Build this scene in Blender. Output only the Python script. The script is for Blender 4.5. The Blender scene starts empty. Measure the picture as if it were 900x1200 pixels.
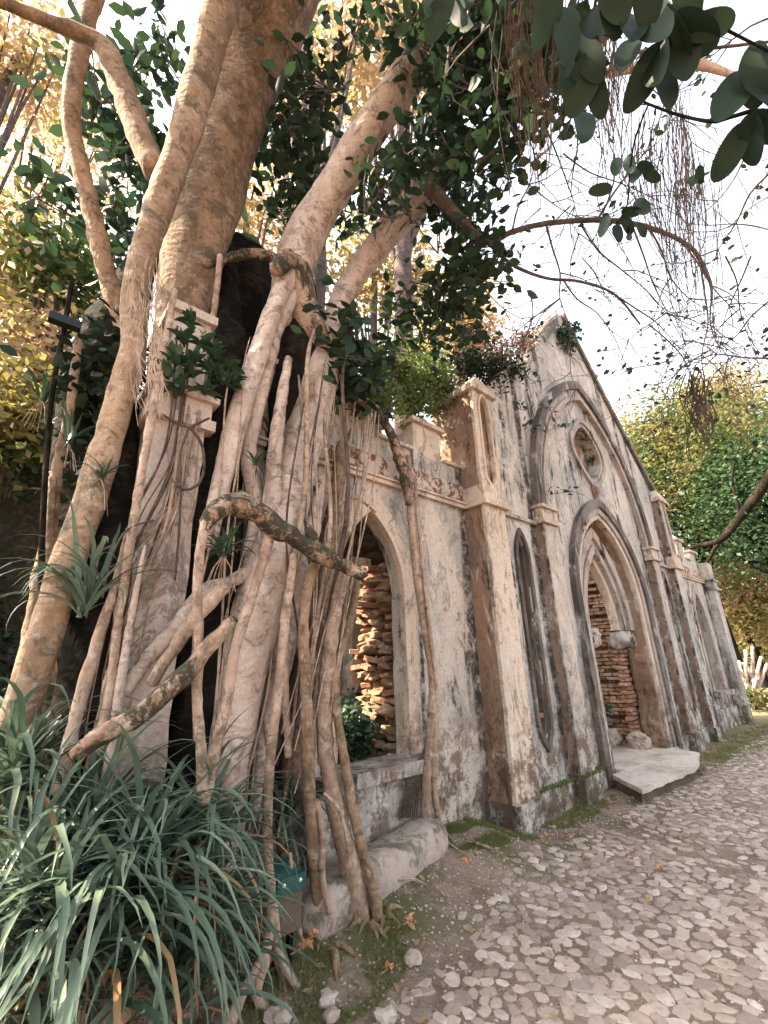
import bpy, bmesh, math, random
import numpy as np
from mathutils import Vector, Matrix, noise
random.seed(7); RNG = np.random.default_rng(7)
S = bpy.context.scene; C = S.collection; PI = math.pi

# ------------------------------------------------------------------ camera
# axes: X runs along the chapel front, Y goes into the chapel, Z is up; the camera stands at the origin, 1.6 m up
FPX = 517.6
ROT = Matrix(((0.75302409, -0.1943288, -0.62864221), (-0.65738202, -0.26334882, -0.70604269), (-0.02834776, 0.94492524, -0.32605626)))
CAM = Vector((0, 0, 1.6))
cd = bpy.data.cameras.new('camera'); cam = bpy.data.objects.new('camera', cd); C.objects.link(cam)
cd.sensor_fit = 'VERTICAL'; cd.sensor_height = 24; cd.lens = FPX / 1200 * 24; cd.clip_start = .05; cd.clip_end = 500
cam.matrix_world = Matrix.Translation(CAM) @ ROT.to_4x4(); S.camera = cam
# ------------------------------------------------------------------ light
SUN = Vector((-.60, .40, .69)).normalized()
w = bpy.data.worlds.new('World'); S.world = w; w.use_nodes = True
nt = w.node_tree; bg = nt.nodes['Background']; sk = nt.nodes.new('ShaderNodeTexSky'); sk.sky_type = 'NISHITA'; sk.sun_disc = False
sk.sun_elevation = math.asin(SUN.z); sk.sun_rotation = math.atan2(SUN.x, SUN.y); sk.dust_density = 4.0; sk.air_density = 1.0; sk.ozone_density = 1.0
hs = nt.nodes.new('ShaderNodeHueSaturation'); hs.inputs['Saturation'].default_value = .30
nt.links.new(sk.outputs[0], hs.inputs['Color']); nt.links.new(hs.outputs[0], bg.inputs['Color']); bg.inputs['Strength'].default_value = .15
sd = bpy.data.lights.new('sun', 'SUN'); so = bpy.data.objects.new('sun', sd); C.objects.link(so)
sd.energy = 5.0; sd.angle = math.radians(.6); sd.color = (1, .80, .58)
so.rotation_euler = SUN.to_track_quat('Z', 'Y').to_euler(); so.location = SUN * 40
S.view_settings.view_transform = 'Standard'; S.view_settings.look = 'None'; S.view_settings.exposure = 2.6; S.view_settings.gamma = 1
S.render.engine = 'CYCLES'
S.cycles.max_bounces = 8; S.cycles.diffuse_bounces = 4; S.cycles.transmission_bounces = 6

# ------------------------------------------------------------------ helpers
def ray(x, y): return ROT @ Vector((x - 450, -(y - 600), -FPX))
def at(x, y, Y):                      # the point of the plane Y = const seen at a pixel of the photograph
    r = ray(x, y); return CAM + r * (Y / r.y)
def atd(x, y, d): return CAM + ray(x, y).normalized() * d
def depth(p): return -(ROT.transposed() @ (p - CAM)).z
def pxr(p, wpx): return wpx * .5 * depth(p) / FPX

def tag(o, label=None, cat=None, group=None, kind=None):
    for k, v in (('label', label), ('category', cat), ('group', group), ('kind', kind)):
        if v: o[k] = v
    return o
def empty(name, loc, label, cat, group=None):
    o = bpy.data.objects.new(name, None); C.objects.link(o); o.location = loc; o.empty_display_size = .2
    return tag(o, label, cat, group)
def link(name, me, mat=None, parent=None):
    o = bpy.data.objects.new(name, me); C.objects.link(o)
    if mat is not None and not me.materials: me.materials.append(mat)
    if parent: o.parent = parent
    return o
def root_loc(p):
    L = Vector((0, 0, 0))
    while p: L += p.location; p = p.parent
    return L
class MB:
    def __init__(s): s.v = []; s.f = []
    def add(s, v, f):
        n = len(s.v); s.v += [tuple(p) for p in v]; s.f += [tuple(i + n for i in q) for q in f]; return s
    def box(s, x0, x1, y0, y1, z0, z1):
        return s.add([(x0,y0,z0),(x1,y0,z0),(x1,y1,z0),(x0,y1,z0),(x0,y0,z1),(x1,y0,z1),(x1,y1,z1),(x0,y1,z1)],
            [(0,3,2,1),(4,5,6,7),(0,1,5,4),(1,2,6,5),(2,3,7,6),(3,0,4,7)])
    def band(s, a, b, y0, y1, closed=False):       # strip between outlines a and b in XZ, given thickness in Y
        n = len(a); v = []
        for (p, q) in zip(a, b): v += [(p[0], y0, p[1]), (q[0], y0, q[1]), (q[0], y1, q[1]), (p[0], y1, p[1])]
        f = []
        for i in range(n if closed else n - 1):
            j = (i + 1) % n
            for k in range(4): f.append((4*i + k, 4*i + (k+1) % 4, 4*j + (k+1) % 4, 4*j + k))
        if not closed: f += [(3, 2, 1, 0), (4*n-4, 4*n-3, 4*n-2, 4*n-1)]
        return s.add(v, f)
    def tube(s, pts, rad, sides=10, lump=.10, step=None, caps=True, flat=1):
        P, Rr = resample(pts, rad, step)
        if caps:
            d0 = (P[0]-P[1]).normalized(); d1 = (P[-1]-P[-2]).normalized()
            P = [P[0]+d0*Rr[0]*.55, P[0]+d0*Rr[0]*.38] + P + [P[-1]+d1*Rr[-1]*.38, P[-1]+d1*Rr[-1]*.55]; Rr = [Rr[0]*.25, Rr[0]*.75] + Rr + [Rr[-1]*.75, Rr[-1]*.25]
        n = len(P); v = []
        t = (P[1] - P[0]).normalized(); u = t.orthogonal().normalized()
        for i in range(n):
            t2 = (P[min(i+1, n-1)] - P[max(i-1, 0)]).normalized(); u = (u - t2 * u.dot(t2)).normalized(); w_ = t2.cross(u)
            for k in range(sides):
                a = 2*PI*k/sides; d = u*math.cos(a) + w_*math.sin(a)*flat
                q = P[i] + d*Rr[i]
                r = Rr[i] * (1 + lump * 1.6 * noise.noise(q * (.45 / max(.02, Rr[i]))) + lump * .8 * noise.noise(q * (1.7 / max(.02, Rr[i]))))
                if sides >= 12: r *= 1 + .045*math.sin(3*a + i*.11 + P[0].x*9) + .03*math.sin(5*a - i*.17 + P[0].z*7)
                v.append(P[i] + d * r)
        f = [(i*sides + k, i*sides + (k+1) % sides, (i+1)*sides + (k+1) % sides, (i+1)*sides + k) for i in range(n-1) for k in range(sides)]
        if caps: f += [tuple(range(sides))[::-1], tuple((n-1)*sides + k for k in range(sides))]
        return s.add(v, f)
    def build(s, name, mat, parent=None, smooth=False, kind=None, label=None, recalc=True):
        L = root_loc(parent) if parent else Vector((0, 0, 0))
        me = bpy.data.meshes.new(name); me.from_pydata([(p[0]-L.x, p[1]-L.y, p[2]-L.z) for p in s.v], [], s.f)
        if recalc:
            bm = bmesh.new(); bm.from_mesh(me); bmesh.ops.recalc_face_normals(bm, faces=bm.faces); bm.to_mesh(me); bm.free()
        if smooth: me.shade_smooth()
        o = link(name, me, mat, parent); return tag(o, label=label, kind=kind)
def resample(pts, rad, step=None):
    pts = [Vector(p) for p in pts]; P = []; Rr = []
    for i in range(len(pts) - 1):
        p0 = pts[max(i-1, 0)]; p1 = pts[i]; p2 = pts[i+1]; p3 = pts[min(i+2, len(pts)-1)]
        L = (p2 - p1).length; st = step or max(.04, (rad[i] + rad[i+1]) * .45); n = max(1, min(60, int(L / st)))
        for k in range(n):
            t = k / n
            P.append(.5 * ((2*p1) + (p2-p0)*t + (2*p0-5*p1+4*p2-p3)*t*t + (3*p1-p0-3*p2+p3)*t**3)); Rr.append(rad[i]*(1-t) + rad[i+1]*t)
    P.append(pts[-1]); Rr.append(rad[-1]); return P, Rr
def jit(pts, step=.09, a=.008, closed=True):   # a worn edge: resample an outline and let it wander a little
    out = []; n = len(pts)
    for i in range(n if closed else n-1):
        p = pts[i]; q = pts[(i+1) % n]; L = math.dist(p, q); k = max(1, int(L/step))
        for j in range(k):
            t = j/k; x = p[0]+(q[0]-p[0])*t; z = p[1]+(q[1]-p[1])*t
            out.append((x + a*1.6*noise.noise(Vector((x*5, z*5, 3))), z + a*1.6*noise.noise(Vector((x*5, z*5, 9)))))
    if not closed: out.append(pts[-1])
    return out
def wall_plate(outer, holes, y0, y1):          # a slab in XZ with real openings cut through it
    bm = bmesh.new()
    def loop(pts):
        vs = [bm.verts.new((x, y0, z)) for x, z in pts]
        for i in range(len(vs)): bm.edges.new((vs[i], vs[(i+1) % len(vs)]))
    loop(outer)
    for h in holes: loop(h)
    bmesh.ops.triangle_fill(bm, use_beauty=True, edges=bm.edges[:])
    r = bmesh.ops.extrude_face_region(bm, geom=bm.faces[:])
    for e in r['geom']:
        if isinstance(e, bmesh.types.BMVert): e.co.y = y1
    bmesh.ops.recalc_face_normals(bm, faces=bm.faces)
    m = MB(); bm.verts.index_update(); m.v = [tuple(v.co) for v in bm.verts]; m.f = [tuple(v.index for v in f.verts) for f in bm.faces]; bm.free(); return m
def arch(cx, w_, zs, za, n=12, bottom=None):   # right springing -> apex -> left springing
    h = za - zs; Rr = (w_*w_ + h*h) / (2*w_); th = math.atan2(h, Rr - w_) ; r = []
    for i in range(n+1):
        a = th * i / n; r.append((cx - (Rr - w_) + Rr*math.cos(a), zs + Rr*math.sin(a)))
    l = [(2*cx - x, z) for x, z in r[:-1]][::-1]; o = r + l
    if bottom is not None: o = [(cx + w_, bottom)] + o + [(cx - w_, bottom)]
    return o
def ground_h(x, y):                            # earth banked up against the wing wall, the path falls away from it
    s = lambda a, b, t: (lambda u: u*u*(3-2*u))(min(1, max(0, (t-a)/(b-a))))
    h = .20 * s(2.15, 3.0, y) * (1 - s(3.7, 4.3, x)) * s(.2, 1.6, x+.9)
    h += .02 * noise.noise(Vector((x*.7, y*.7, 0))) + .008 * noise.noise(Vector((x*2.5, y*2.5, 4)))
    return h

# ------------------------------------------------------------------ materials
def mk(name):
    m = bpy.data.materials.new(name); m.use_nodes = True; n = m.node_tree; b = n.nodes['Principled BSDF']
    b.inputs['Roughness'].default_value = .9; b.inputs['Specular IOR Level'].default_value = .25
    return m, n, b
def nd(n, t, **kw):
    x = n.nodes.new(t)
    for k, v in kw.items(): setattr(x, k, v)
    return x
def pos(n, scale=(1, 1, 1), obj=False):
    g = nd(n, 'ShaderNodeTexCoord').outputs['Object'] if obj else nd(n, 'ShaderNodeNewGeometry').outputs['Position']
    m = nd(n, 'ShaderNodeMapping'); m.inputs['Scale'].default_value = scale; n.links.new(g, m.inputs[0]); return m.outputs[0]
def nz(n, vec, scale, detail=6, rough=.6, dist=0):
    x = nd(n, 'ShaderNodeTexNoise'); x.inputs['Scale'].default_value = scale; x.inputs['Detail'].default_value = detail
    x.inputs['Roughness'].default_value = rough; x.inputs['Distortion'].default_value = dist; n.links.new(vec, x.inputs['Vector']); return x.outputs['Fac']
def rng(n, val, a, b, c=0, d=1):
    x = nd(n, 'ShaderNodeMapRange'); x.interpolation_type = 'SMOOTHSTEP'
    for i, q in enumerate((a, b, c, d)): x.inputs[i+1].default_value = q
    n.links.new(val, x.inputs[0]); return x.outputs[0]
def mul(n, a, b, op='MULTIPLY'):
    x = nd(n, 'ShaderNodeMath', operation=op)
    for i, q in enumerate((a, b)):
        if isinstance(q, (int, float)): x.inputs[i].default_value = q
        else: n.links.new(q, x.inputs[i])
    return x.outputs[0]
def mix(n, fac, a, b):
    x = nd(n, 'ShaderNodeMix', data_type='RGBA')
    for s_, q in ((x.inputs[0], fac), (x.inputs[6], a), (x.inputs[7], b)):
        if isinstance(q, tuple): s_.default_value = (*q, 1)
        elif isinstance(q, (int, float)): s_.default_value = q
        else: n.links.new(q, s_)
    return x.outputs[2]
def bump(n, b, h, dist=.02, st=.6):
    x = nd(n, 'ShaderNodeBump'); x.inputs['Strength'].default_value = st; x.inputs['Distance'].default_value = dist
    n.links.new(h, x.inputs['Height']); n.links.new(x.outputs[0], b.inputs['Normal'])
def zpos(n):
    x = nd(n, 'ShaderNodeSeparateXYZ'); n.links.new(nd(n, 'ShaderNodeNewGeometry').outputs['Position'], x.inputs[0]); return x.outputs[2]

def plaster(name, c1, c2, grey=.5, mould=.5, ochre=.4, moss=1.0, peel=0.0, seed=0, corners=0):
    m, n, b = mk(name); p = pos(n); p2 = pos(n, (1, 1, .45)); p3 = pos(n, (2.0, 2.0, .30))
    off = nd(n, 'ShaderNodeVectorMath', operation='ADD'); off.inputs[1].default_value = (seed*7.3, seed*3.1, seed*5.7); n.links.new(p, off.inputs[0]); p = off.outputs[0]
    col = mix(n, rng(n, nz(n, p, 1.1, 8, .65), .35, .65), c1, c2)
    col = mix(n, mul(n, rng(n, nz(n, p2, 1.7, 8, .7, .6), .44, .60), grey), col, (.30, .29, .27))            # lime-wash gone grey
    col = mix(n, mul(n, rng(n, nz(n, p2, 2.6, 9, .75, 1.0), .54, .66), .7), col, (.56, .54, .50))            # pale scoured patches
    col = mix(n, mul(n, rng(n, nz(n, p, 2.3, 6, .7, 1.2), .60, .70), ochre), col, (.36, .13, .05))          # ochre render showing through
    col = mix(n, mul(n, rng(n, nz(n, p, 13, 8, .75, .5), .55, .66), .55), col, (.12, .085, .06))              # pitting
    col = mix(n, mul(n, rng(n, nz(n, p, 4.2, 10, .8, .3), .61, .64), mul(n, mould, .7)), col, (.10, .075, .055))
    col = mix(n, mul(n, rng(n, nz(n, p, 45, 5, .8), .40, .60), .22), col, (.08, .06, .05))
    stain = mul(n, rng(n, nz(n, p3, 1.15, 9, .72, .8), .54, .62), rng(n, nz(n, p, 4, 9, .80), .42, .56))
    col = mix(n, mul(n, stain, mould), col, (.035, .033, .028))                                            # black mould runs
    line = mul(n, rng(n, nz(n, pos(n, (3.6, 3.6, .42)), 1.3, 9, .74, .9), .56, .66), rng(n, nz(n, p, 2.2, 9, .8), .46, .58))
    col = mix(n, mul(n, line, min(1, mould)), col, (.045, .04, .034))                                     # black runs down arrises
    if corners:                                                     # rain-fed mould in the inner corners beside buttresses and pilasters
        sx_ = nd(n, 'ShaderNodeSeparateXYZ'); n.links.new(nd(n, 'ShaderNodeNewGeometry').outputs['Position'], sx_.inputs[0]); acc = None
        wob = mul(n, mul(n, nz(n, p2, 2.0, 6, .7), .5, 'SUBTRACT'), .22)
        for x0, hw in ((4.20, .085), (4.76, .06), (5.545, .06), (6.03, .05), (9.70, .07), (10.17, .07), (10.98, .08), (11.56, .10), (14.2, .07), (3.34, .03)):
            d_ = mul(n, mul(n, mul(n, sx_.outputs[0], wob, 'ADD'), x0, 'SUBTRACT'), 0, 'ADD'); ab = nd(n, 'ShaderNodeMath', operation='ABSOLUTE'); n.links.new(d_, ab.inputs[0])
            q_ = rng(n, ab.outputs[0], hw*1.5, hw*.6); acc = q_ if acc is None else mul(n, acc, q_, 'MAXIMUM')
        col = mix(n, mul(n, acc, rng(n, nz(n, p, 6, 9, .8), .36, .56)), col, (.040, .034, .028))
    z = zpos(n); zz = mul(n, mul(n, nz(n, p, 2.6, 7, .7), .9), z, 'SUBTRACT')
    low = mul(n, rng(n, zz, .02, .42), rng(n, nz(n, p, 5, 8, .75), .40, .56))
    col = mix(n, mul(n, mul(n, low, moss), .9), col, (.055, .060, .030))
    col = mix(n, mul(n, mul(n, rng(n, zz, -1.1, -.1), rng(n, nz(n, p, 5, 8, .78), .46, .56)), .85*moss), col, (.10, .060, .038))
    if peel:
        col = mix(n, rng(n, nz(n, pos(n, (1, 1, .8)), 7, 6, .65, 1.5), .50, .53), col, (.16, .075, .045))
    n.links.new(col, b.inputs['Base Color'])
    h = mul(n, mul(n, nz(n, p, 9, 10, .7), .7), mul(n, nz(n, p, 55, 5, .7), .25), 'ADD')
    h = mul(n, h, mul(n, rng(n, nz(n, p2, 3.3, 9, .7, 1.0), .54, .60), .35), 'ADD'); bump(n, b, h, .035, 1.0)
    return m
M = {}
M['plaster'] = plaster('weathered_plaster', (.56, .455, .36), (.46, .38, .305), .65, 1.0, .5, seed=1, corners=1)
M['plaster_wing'] = plaster('wing_plaster', (.54, .45, .365), (.44, .39, .33), .65, 1.0, .7, seed=9, corners=1)
M['plaster_grey'] = plaster('grey_plaster', (.54, .485, .415), (.41, .365, .315), .85, 1.25, .5, seed=2, corners=1)
M['plaster_pink'] = plaster('pink_plaster', (.63, .50, .385), (.54, .42, .32), .25, .75, .45, seed=3)
M['plaster_pale'] = plaster('pale_plaster', (.60, .47, .39), (.52, .41, .34), .25, .35, .25, seed=12)
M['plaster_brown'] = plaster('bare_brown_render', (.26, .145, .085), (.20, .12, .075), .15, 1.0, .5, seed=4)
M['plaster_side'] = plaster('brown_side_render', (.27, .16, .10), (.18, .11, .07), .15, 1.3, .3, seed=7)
M['frieze'] = plaster('peeling_frieze', (.52, .44, .36), (.46, .36, .30), .2, .9, .3, peel=1, seed=5)
M['moulding'] = plaster('moulding_stone', (.44, .35, .30), (.35, .285, .24), .7, 1.3, .3, seed=6)
M['black_moulding'] = plaster('mouldy_moulding', (.17, .13, .105), (.07, .058, .05), .3, 1.6, .4, seed=8)

def stone_mat(name, c1, c2, c3, mossy=.0, scale=3, bd=.03):
    m, n, b = mk(name); p = pos(n); oi = nd(n, 'ShaderNodeObjectInfo').outputs['Random']
    gi = nd(n, 'ShaderNodeNewGeometry').outputs['Random Per Island']; r = mul(n, mul(n, oi, gi, 'ADD'), 1, 'FRACT')
    col = mix(n, r, c1, c2); col = mix(n, rng(n, nz(n, p, scale, 8, .7), .45, .65), col, c3)
    col = mix(n, mul(n, rng(n, nz(n, p, scale*6, 6, .7), .52, .64), .5), col, tuple(.45*q for q in c1))
    if mossy: col = mix(n, mul(n, rng(n, nz(n, p, scale*1.3, 7, .7), .50, .60), mossy), col, (.045, .055, .022))
    n.links.new(col, b.inputs['Base Color'])
    bump(n, b, mul(n, nz(n, p, scale*4, 10, .75), mul(n, nz(n, p, scale*25, 5, .7), .3), 'ADD'), bd, .8); return m
M['rubble'] = stone_mat('rubble_stone', (.30, .175, .105), (.18, .105, .065), (.34, .24, .165), .6, 4)
M['brick'] = stone_mat('old_brick', (.36, .18, .11), (.20, .10, .065), (.40, .28, .20), .35, 5)
M['darkstone'] = stone_mat('dark_stone', (.10, .07, .05), (.06, .045, .035), (.13, .09, .06), .5)  # dark brown mossy stone for slab base and inner rubble
M['slab'] = stone_mat('door_slab', (.50, .43, .37), (.46, .38, .32), (.33, .26, .20), .2, 1.6, .02)
M['bench'] = stone_mat('kerb_stone', (.40, .32, .27), (.36, .29, .24), (.24, .17, .14), .7, 2.6, .03)
M['cobble'] = stone_mat('cobble_stone', (.36, .285, .235), (.20, .152, .122), (.27, .205, .165), .0, 6, .01)
M['pinkcobble'] = stone_mat('warm_cobble_stone', (.42, .335, .265), (.27, .205, .16), (.33, .255, .20), .0, 6, .01)
M['palecobble'] = stone_mat('pale_cobble_stone', (.46, .39, .34), (.32, .255, .21), (.34, .27, .22), .0, 6, .01)

def bark(name, c1, c2, pale, moss=.3, ring=.4):
    m, n, b = mk(name); b.inputs['Specular IOR Level'].default_value = .04 if max(c1) < .05 else .2; mt = .47 if moss > .99 else .52; p = pos(n); ps = pos(n, (1, 1, .35))
    col = mix(n, rng(n, nz(n, ps, 3.5, 8, .7, .6), .38, .62), c1, c2)
    col = mix(n, mul(n, rng(n, nz(n, p, 8, 10, .8, .4), .50, .68), .75), col, pale)
    col = mix(n, mul(n, rng(n, nz(n, p, 30, 6, .8), .55, .7), .4), col, tuple(.5*q for q in c2))
    col = mix(n, mul(n, rng(n, nz(n, p, 9, 9, .8, .5), .50, .62), .85), col, tuple(.30*q for q in c1))
    col = mix(n, mul(n, rng(n, nz(n, p, 3.2, 10, .80, .5), mt, mt+(.06 if moss > .99 else .10)), moss), col, (.008, .008, .006) if max(c1) < .05 else (.040, .034, .020) if moss > .99 else (.095, .075, .050))
    col = mix(n, mul(n, rng(n, nz(n, p, 17, 8, .8, .3), .56, .63), .5), col, (.36, .36, .28) if max(c1) > .25 else tuple(c1))   # lichen flecks
    n.links.new(col, b.inputs['Base Color'])
    wv = nd(n, 'ShaderNodeTexWave', wave_type='BANDS', bands_direction='Z'); wv.inputs['Scale'].default_value = 4; wv.inputs['Distortion'].default_value = 14; wv.inputs['Detail'].default_value = 4
    n.links.new(p, wv.inputs['Vector'])
    h = mul(n, mul(n, nz(n, pos(n, (1, 1, .3)), 14, 9, .7), .7), mul(n, wv.outputs['Fac'], ring*.35), 'ADD'); bump(n, b, h, .035, .9)
    return m
M['bark_pink'] = bark('pale_fig_bark', (.52, .40, .325), (.37, .28, .225), (.64, .55, .48), .7)
M['bark_tan'] = bark('tan_fig_bark', (.33, .22, .14), (.20, .13, .08), (.50, .40, .32), .95)
M['bark_patch'] = bark('patchy_fig_bark', (.27, .175, .11), (.13, .085, .05), (.44, .34, .27), .98)
M['bark_mossy'] = bark('mossy_bark', (.36, .24, .165), (.20, .125, .08), (.52, .42, .35), 1.0)
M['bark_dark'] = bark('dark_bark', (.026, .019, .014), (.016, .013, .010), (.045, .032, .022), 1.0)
M['bark_twig'] = bark('twig_bark', (.12, .09, .08), (.08, .06, .055), (.20, .16, .14), .2)
M['root'] = bark('root_bark', (.40, .285, .21), (.21, .14, .095), (.54, .43, .35), .85)
M['hair_root'] = bark('hair_root_bark', (.09, .062, .048), (.055, .04, .032), (.16, .12, .09), .2)

def leafmat(name, a, b_, trans=.35, rough=.45, spec=.4, c=None):
    m = bpy.data.materials.new(name); m.use_nodes = True; n = m.node_tree; b = n.nodes['Principled BSDF']
    r = nd(n, 'ShaderNodeNewGeometry').outputs['Random Per Island']; oi = nd(n, 'ShaderNodeObjectInfo').outputs['Random']
    r = mul(n, mul(n, r, oi, 'ADD'), 1, 'FRACT') ; col = mix(n, r, a, b_)
    if c: col = mix(n, rng(n, nz(n, pos(n), .55, 3, .6), .45, .62), col, c)
    n.links.new(col, b.inputs['Base Color']); b.inputs['Roughness'].default_value = rough; b.inputs['Specular IOR Level'].default_value = spec
    t = nd(n, 'ShaderNodeBsdfTranslucent'); mx = nd(n, 'ShaderNodeMixShader'); mx.inputs[0].default_value = trans
    hs_ = nd(n, 'ShaderNodeHueSaturation'); hs_.inputs['Value'].default_value = 1.9; hs_.inputs['Saturation'].default_value = 1.1
    n.links.new(col, hs_.inputs['Color']); n.links.new(hs_.outputs[0], t.inputs['Color'])
    n.links.new(b.outputs[0], mx.inputs[1]); n.links.new(t.outputs[0], mx.inputs[2]); n.links.new(mx.outputs[0], n.nodes['Material Output'].inputs['Surface'])
    return m
M['fig_leaf'] = leafmat('fig_leaf', (.012, .026, .017), (.026, .046, .020), .20, .55, .18)
M['big_leaf'] = leafmat('big_fig_leaf', (.009, .019, .012), (.016, .030, .016), .10, .5, .15)
M['strap'] = leafmat('strap_leaf', (.040, .066, .044), (.112, .150, .106), .16, .45, .28)
M['dead_leaf'] = leafmat('dead_strap_leaf', (.30, .20, .10), (.22, .14, .07), .3)
M['fern'] = leafmat('epiphyte_leaf', (.016, .038, .022), (.032, .065, .030), .2, .4, .5)
M['bush'] = leafmat('bush_leaf', (.050, .085, .025), (.11, .13, .045), .35, .5, .3)
M['redtwig'] = leafmat('dry_leaf', (.16, .075, .05), (.10, .07, .035), .3)
M['green_far'] = leafmat('far_green_leaf', (.035, .062, .022), (.070, .090, .030), .34, .5, .2, (.15, .125, .045))
M['green_dark'] = leafmat('far_dark_leaf', (.030, .060, .030), (.045, .08, .035), .3, .5, .2)
M['gold'] = leafmat('golden_leaf', (.17, .14, .065), (.22, .15, .085), .5, .5, .2, (.12, .13, .04))
M['autumn'] = leafmat('autumn_leaf', (.36, .26, .17), (.24, .17, .11), .5, .5, .2, (.22, .18, .07))
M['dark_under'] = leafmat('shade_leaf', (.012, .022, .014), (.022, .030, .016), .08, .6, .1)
M['grass'] = leafmat('moss_grass', (.075, .10, .025), (.12, .12, .04), .25, .6, .2)
M['orange_leaf'] = leafmat('fallen_leaf', (.50, .20, .08), (.42, .24, .13), .2)
m, n, b = mk('black_metal'); b.inputs['Base Color'].default_value = (.012, .014, .016, 1); b.inputs['Roughness'].default_value = .5; M['black'] = m
m, n, b = mk('green_plastic'); n.links.new(mix(n, rng(n, nz(n, pos(n), 9, 5), .4, .6), (.010, .05, .045), (.02, .07, .06)), b.inputs['Base Color']); b.inputs['Roughness'].default_value = .35; M['greenlid'] = m
m, n, b = mk('screw_metal'); b.inputs['Base Color'].default_value = (.6, .65, .65, 1); b.inputs['Metallic'].default_value = .6; b.inputs['Roughness'].default_value = .4; M['screw'] = m
M['boxbrown'] = stone_mat('box_wood', (.10, .07, .05), (.08, .06, .045), (.13, .09, .06), .1, 6, .004)
# earth
m, n, b = mk('earth'); p = pos(n)
col = mix(n, rng(n, nz(n, p, 1.6, 8, .7), .38, .62), (.22, .160, .120), (.145, .105, .078))
col = mix(n, rng(n, nz(n, p, 26, 8, .75), .52, .66), col, (.30, .22, .17))
col = mix(n, rng(n, nz(n, p, 60, 5, .75), .56, .64), col, (.05, .035, .026))
sx = nd(n, 'ShaderNodeSeparateXYZ'); n.links.new(nd(n, 'ShaderNodeNewGeometry').outputs['Position'], sx.inputs[0])
near = rng(n, sx.outputs[1], 1.9, 2.75); col = mix(n, mul(n, near, mul(n, rng(n, nz(n, p, 2.2, 8, .7, .5), .44, .58), .9)), col, (.060, .066, .022))
col = mix(n, mul(n, rng(n, sx.outputs[0], 7.5, 11), mul(n, rng(n, sx.outputs[1], 1.2, 2.4), rng(n, nz(n, p, 1.2, 7, .7), .40, .56))), col, (.15, .125, .055))
n.links.new(col, b.inputs['Base Color'])
bump(n, b, mul(n, nz(n, p, 12, 10, .75), mul(n, nz(n, p, 90, 4, .7), .35), 'ADD'), .025, .9); M['earth'] = m

# ------------------------------------------------------------------ ground
def grid_mesh(name, xs, ys, fh, mat, kind='structure', parent=None):
    v = [(x, y, fh(x, y)) for y in ys for x in xs]; nx = len(xs)
    f = [(j*nx+i, j*nx+i+1, (j+1)*nx+i+1, (j+1)*nx+i) for j in range(len(ys)-1) for i in range(nx-1)]
    me = bpy.data.meshes.new(name); me.from_pydata(v, [], f); me.shade_smooth(); o = link(name, me, mat, parent); return tag(o, kind=kind)
def spaced(a, b, c, d, s): # coarse a..b, fine b..c, coarse c..d
    o = [b - (b-a)*(i/8)**2 for i in range(8, 0, -1)]; k = int((c-b)/s); o += [b + (c-b)*i/k for i in range(k+1)]; return o + [c + (d-c)*(i/8)**2 for i in range(1, 9)]
grid_mesh('ground', spaced(-60, -2, 18, 260, .12), spaced(-160, -4, 6, 260, .12), ground_h, M['earth'])
def hill_h(x, y):
    s = min(1, max(0, (y - 3.9) / 7)); g = min(1, max(0, (1.4 - x) / 2.0)) if y < 9 else 1
    return -.05 + (6.5 * s**1.1 + .5*noise.noise(Vector((x*.5, y*.5, 1)))*s) * g * (1 if x < 1.4 else max(0, 1-(x-1.4)/3))
m, n, b = mk('leaf_litter'); p = pos(n)
col = mix(n, rng(n, nz(n, p, 9, 8, .75), .45, .6), (.035, .028, .016), (.09, .06, .035)); col = mix(n, rng(n, nz(n, p, 4, 8, .75), .52, .62), col, (.03, .045, .015))
n.links.new(col, b.inputs['Base Color']); bump(n, b, nz(n, p, 14, 10, .8), .08, 1); M['litter'] = m
grid_mesh('hillside', [-30 + i*.5 for i in range(70)], [3.9 + j*.5 for j in range(50)], hill_h, M['litter'])

# ------------------------------------------------------------------ cobbled path: 300 nearest stones are parts, the rest one mesh
path = MB(); xs = [0.6 + i*.35 for i in range(60)]
def path_edge(x):                        # how close the paving comes to the chapel
    return 2.13 + .55*min(1, max(0, (x-1.5)/2.4)) - .16*min(1, max(0, (x-4.2)/1)) + .05*noise.noise(Vector((x*2, 0, 0)))
stones = []
sp = .079
for j in range(-60, 38):
    for i in range(0, 200):
        x = .9 + i*sp*1.12 + (.5*sp if j % 2 else 0) + random.uniform(-.028, .028); y = j*sp*.92 + random.uniform(-.026, .026)
        if y > path_edge(x) - .12*random.random() or x > 17.5: continue
        c = ROT.transposed() @ (Vector((x, y, 0)) - CAM)
        if c.z > -.3: continue
        px = 450 + FPX*c.x/-c.z; py = 600 - FPX*c.y/-c.z
        if px < 150 or px > 960 or py > 1290: continue
        gap = noise.noise(Vector((x*1.1, y*1.1, 7)))
        edge = path_edge(x) - y
        if gap > .42 and random.random() < .5: continue
        if edge < .30 and random.random() < .25: continue
        stones.append(((x - 0)**2 + y*y, x, y, gap))
stones.sort()
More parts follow.
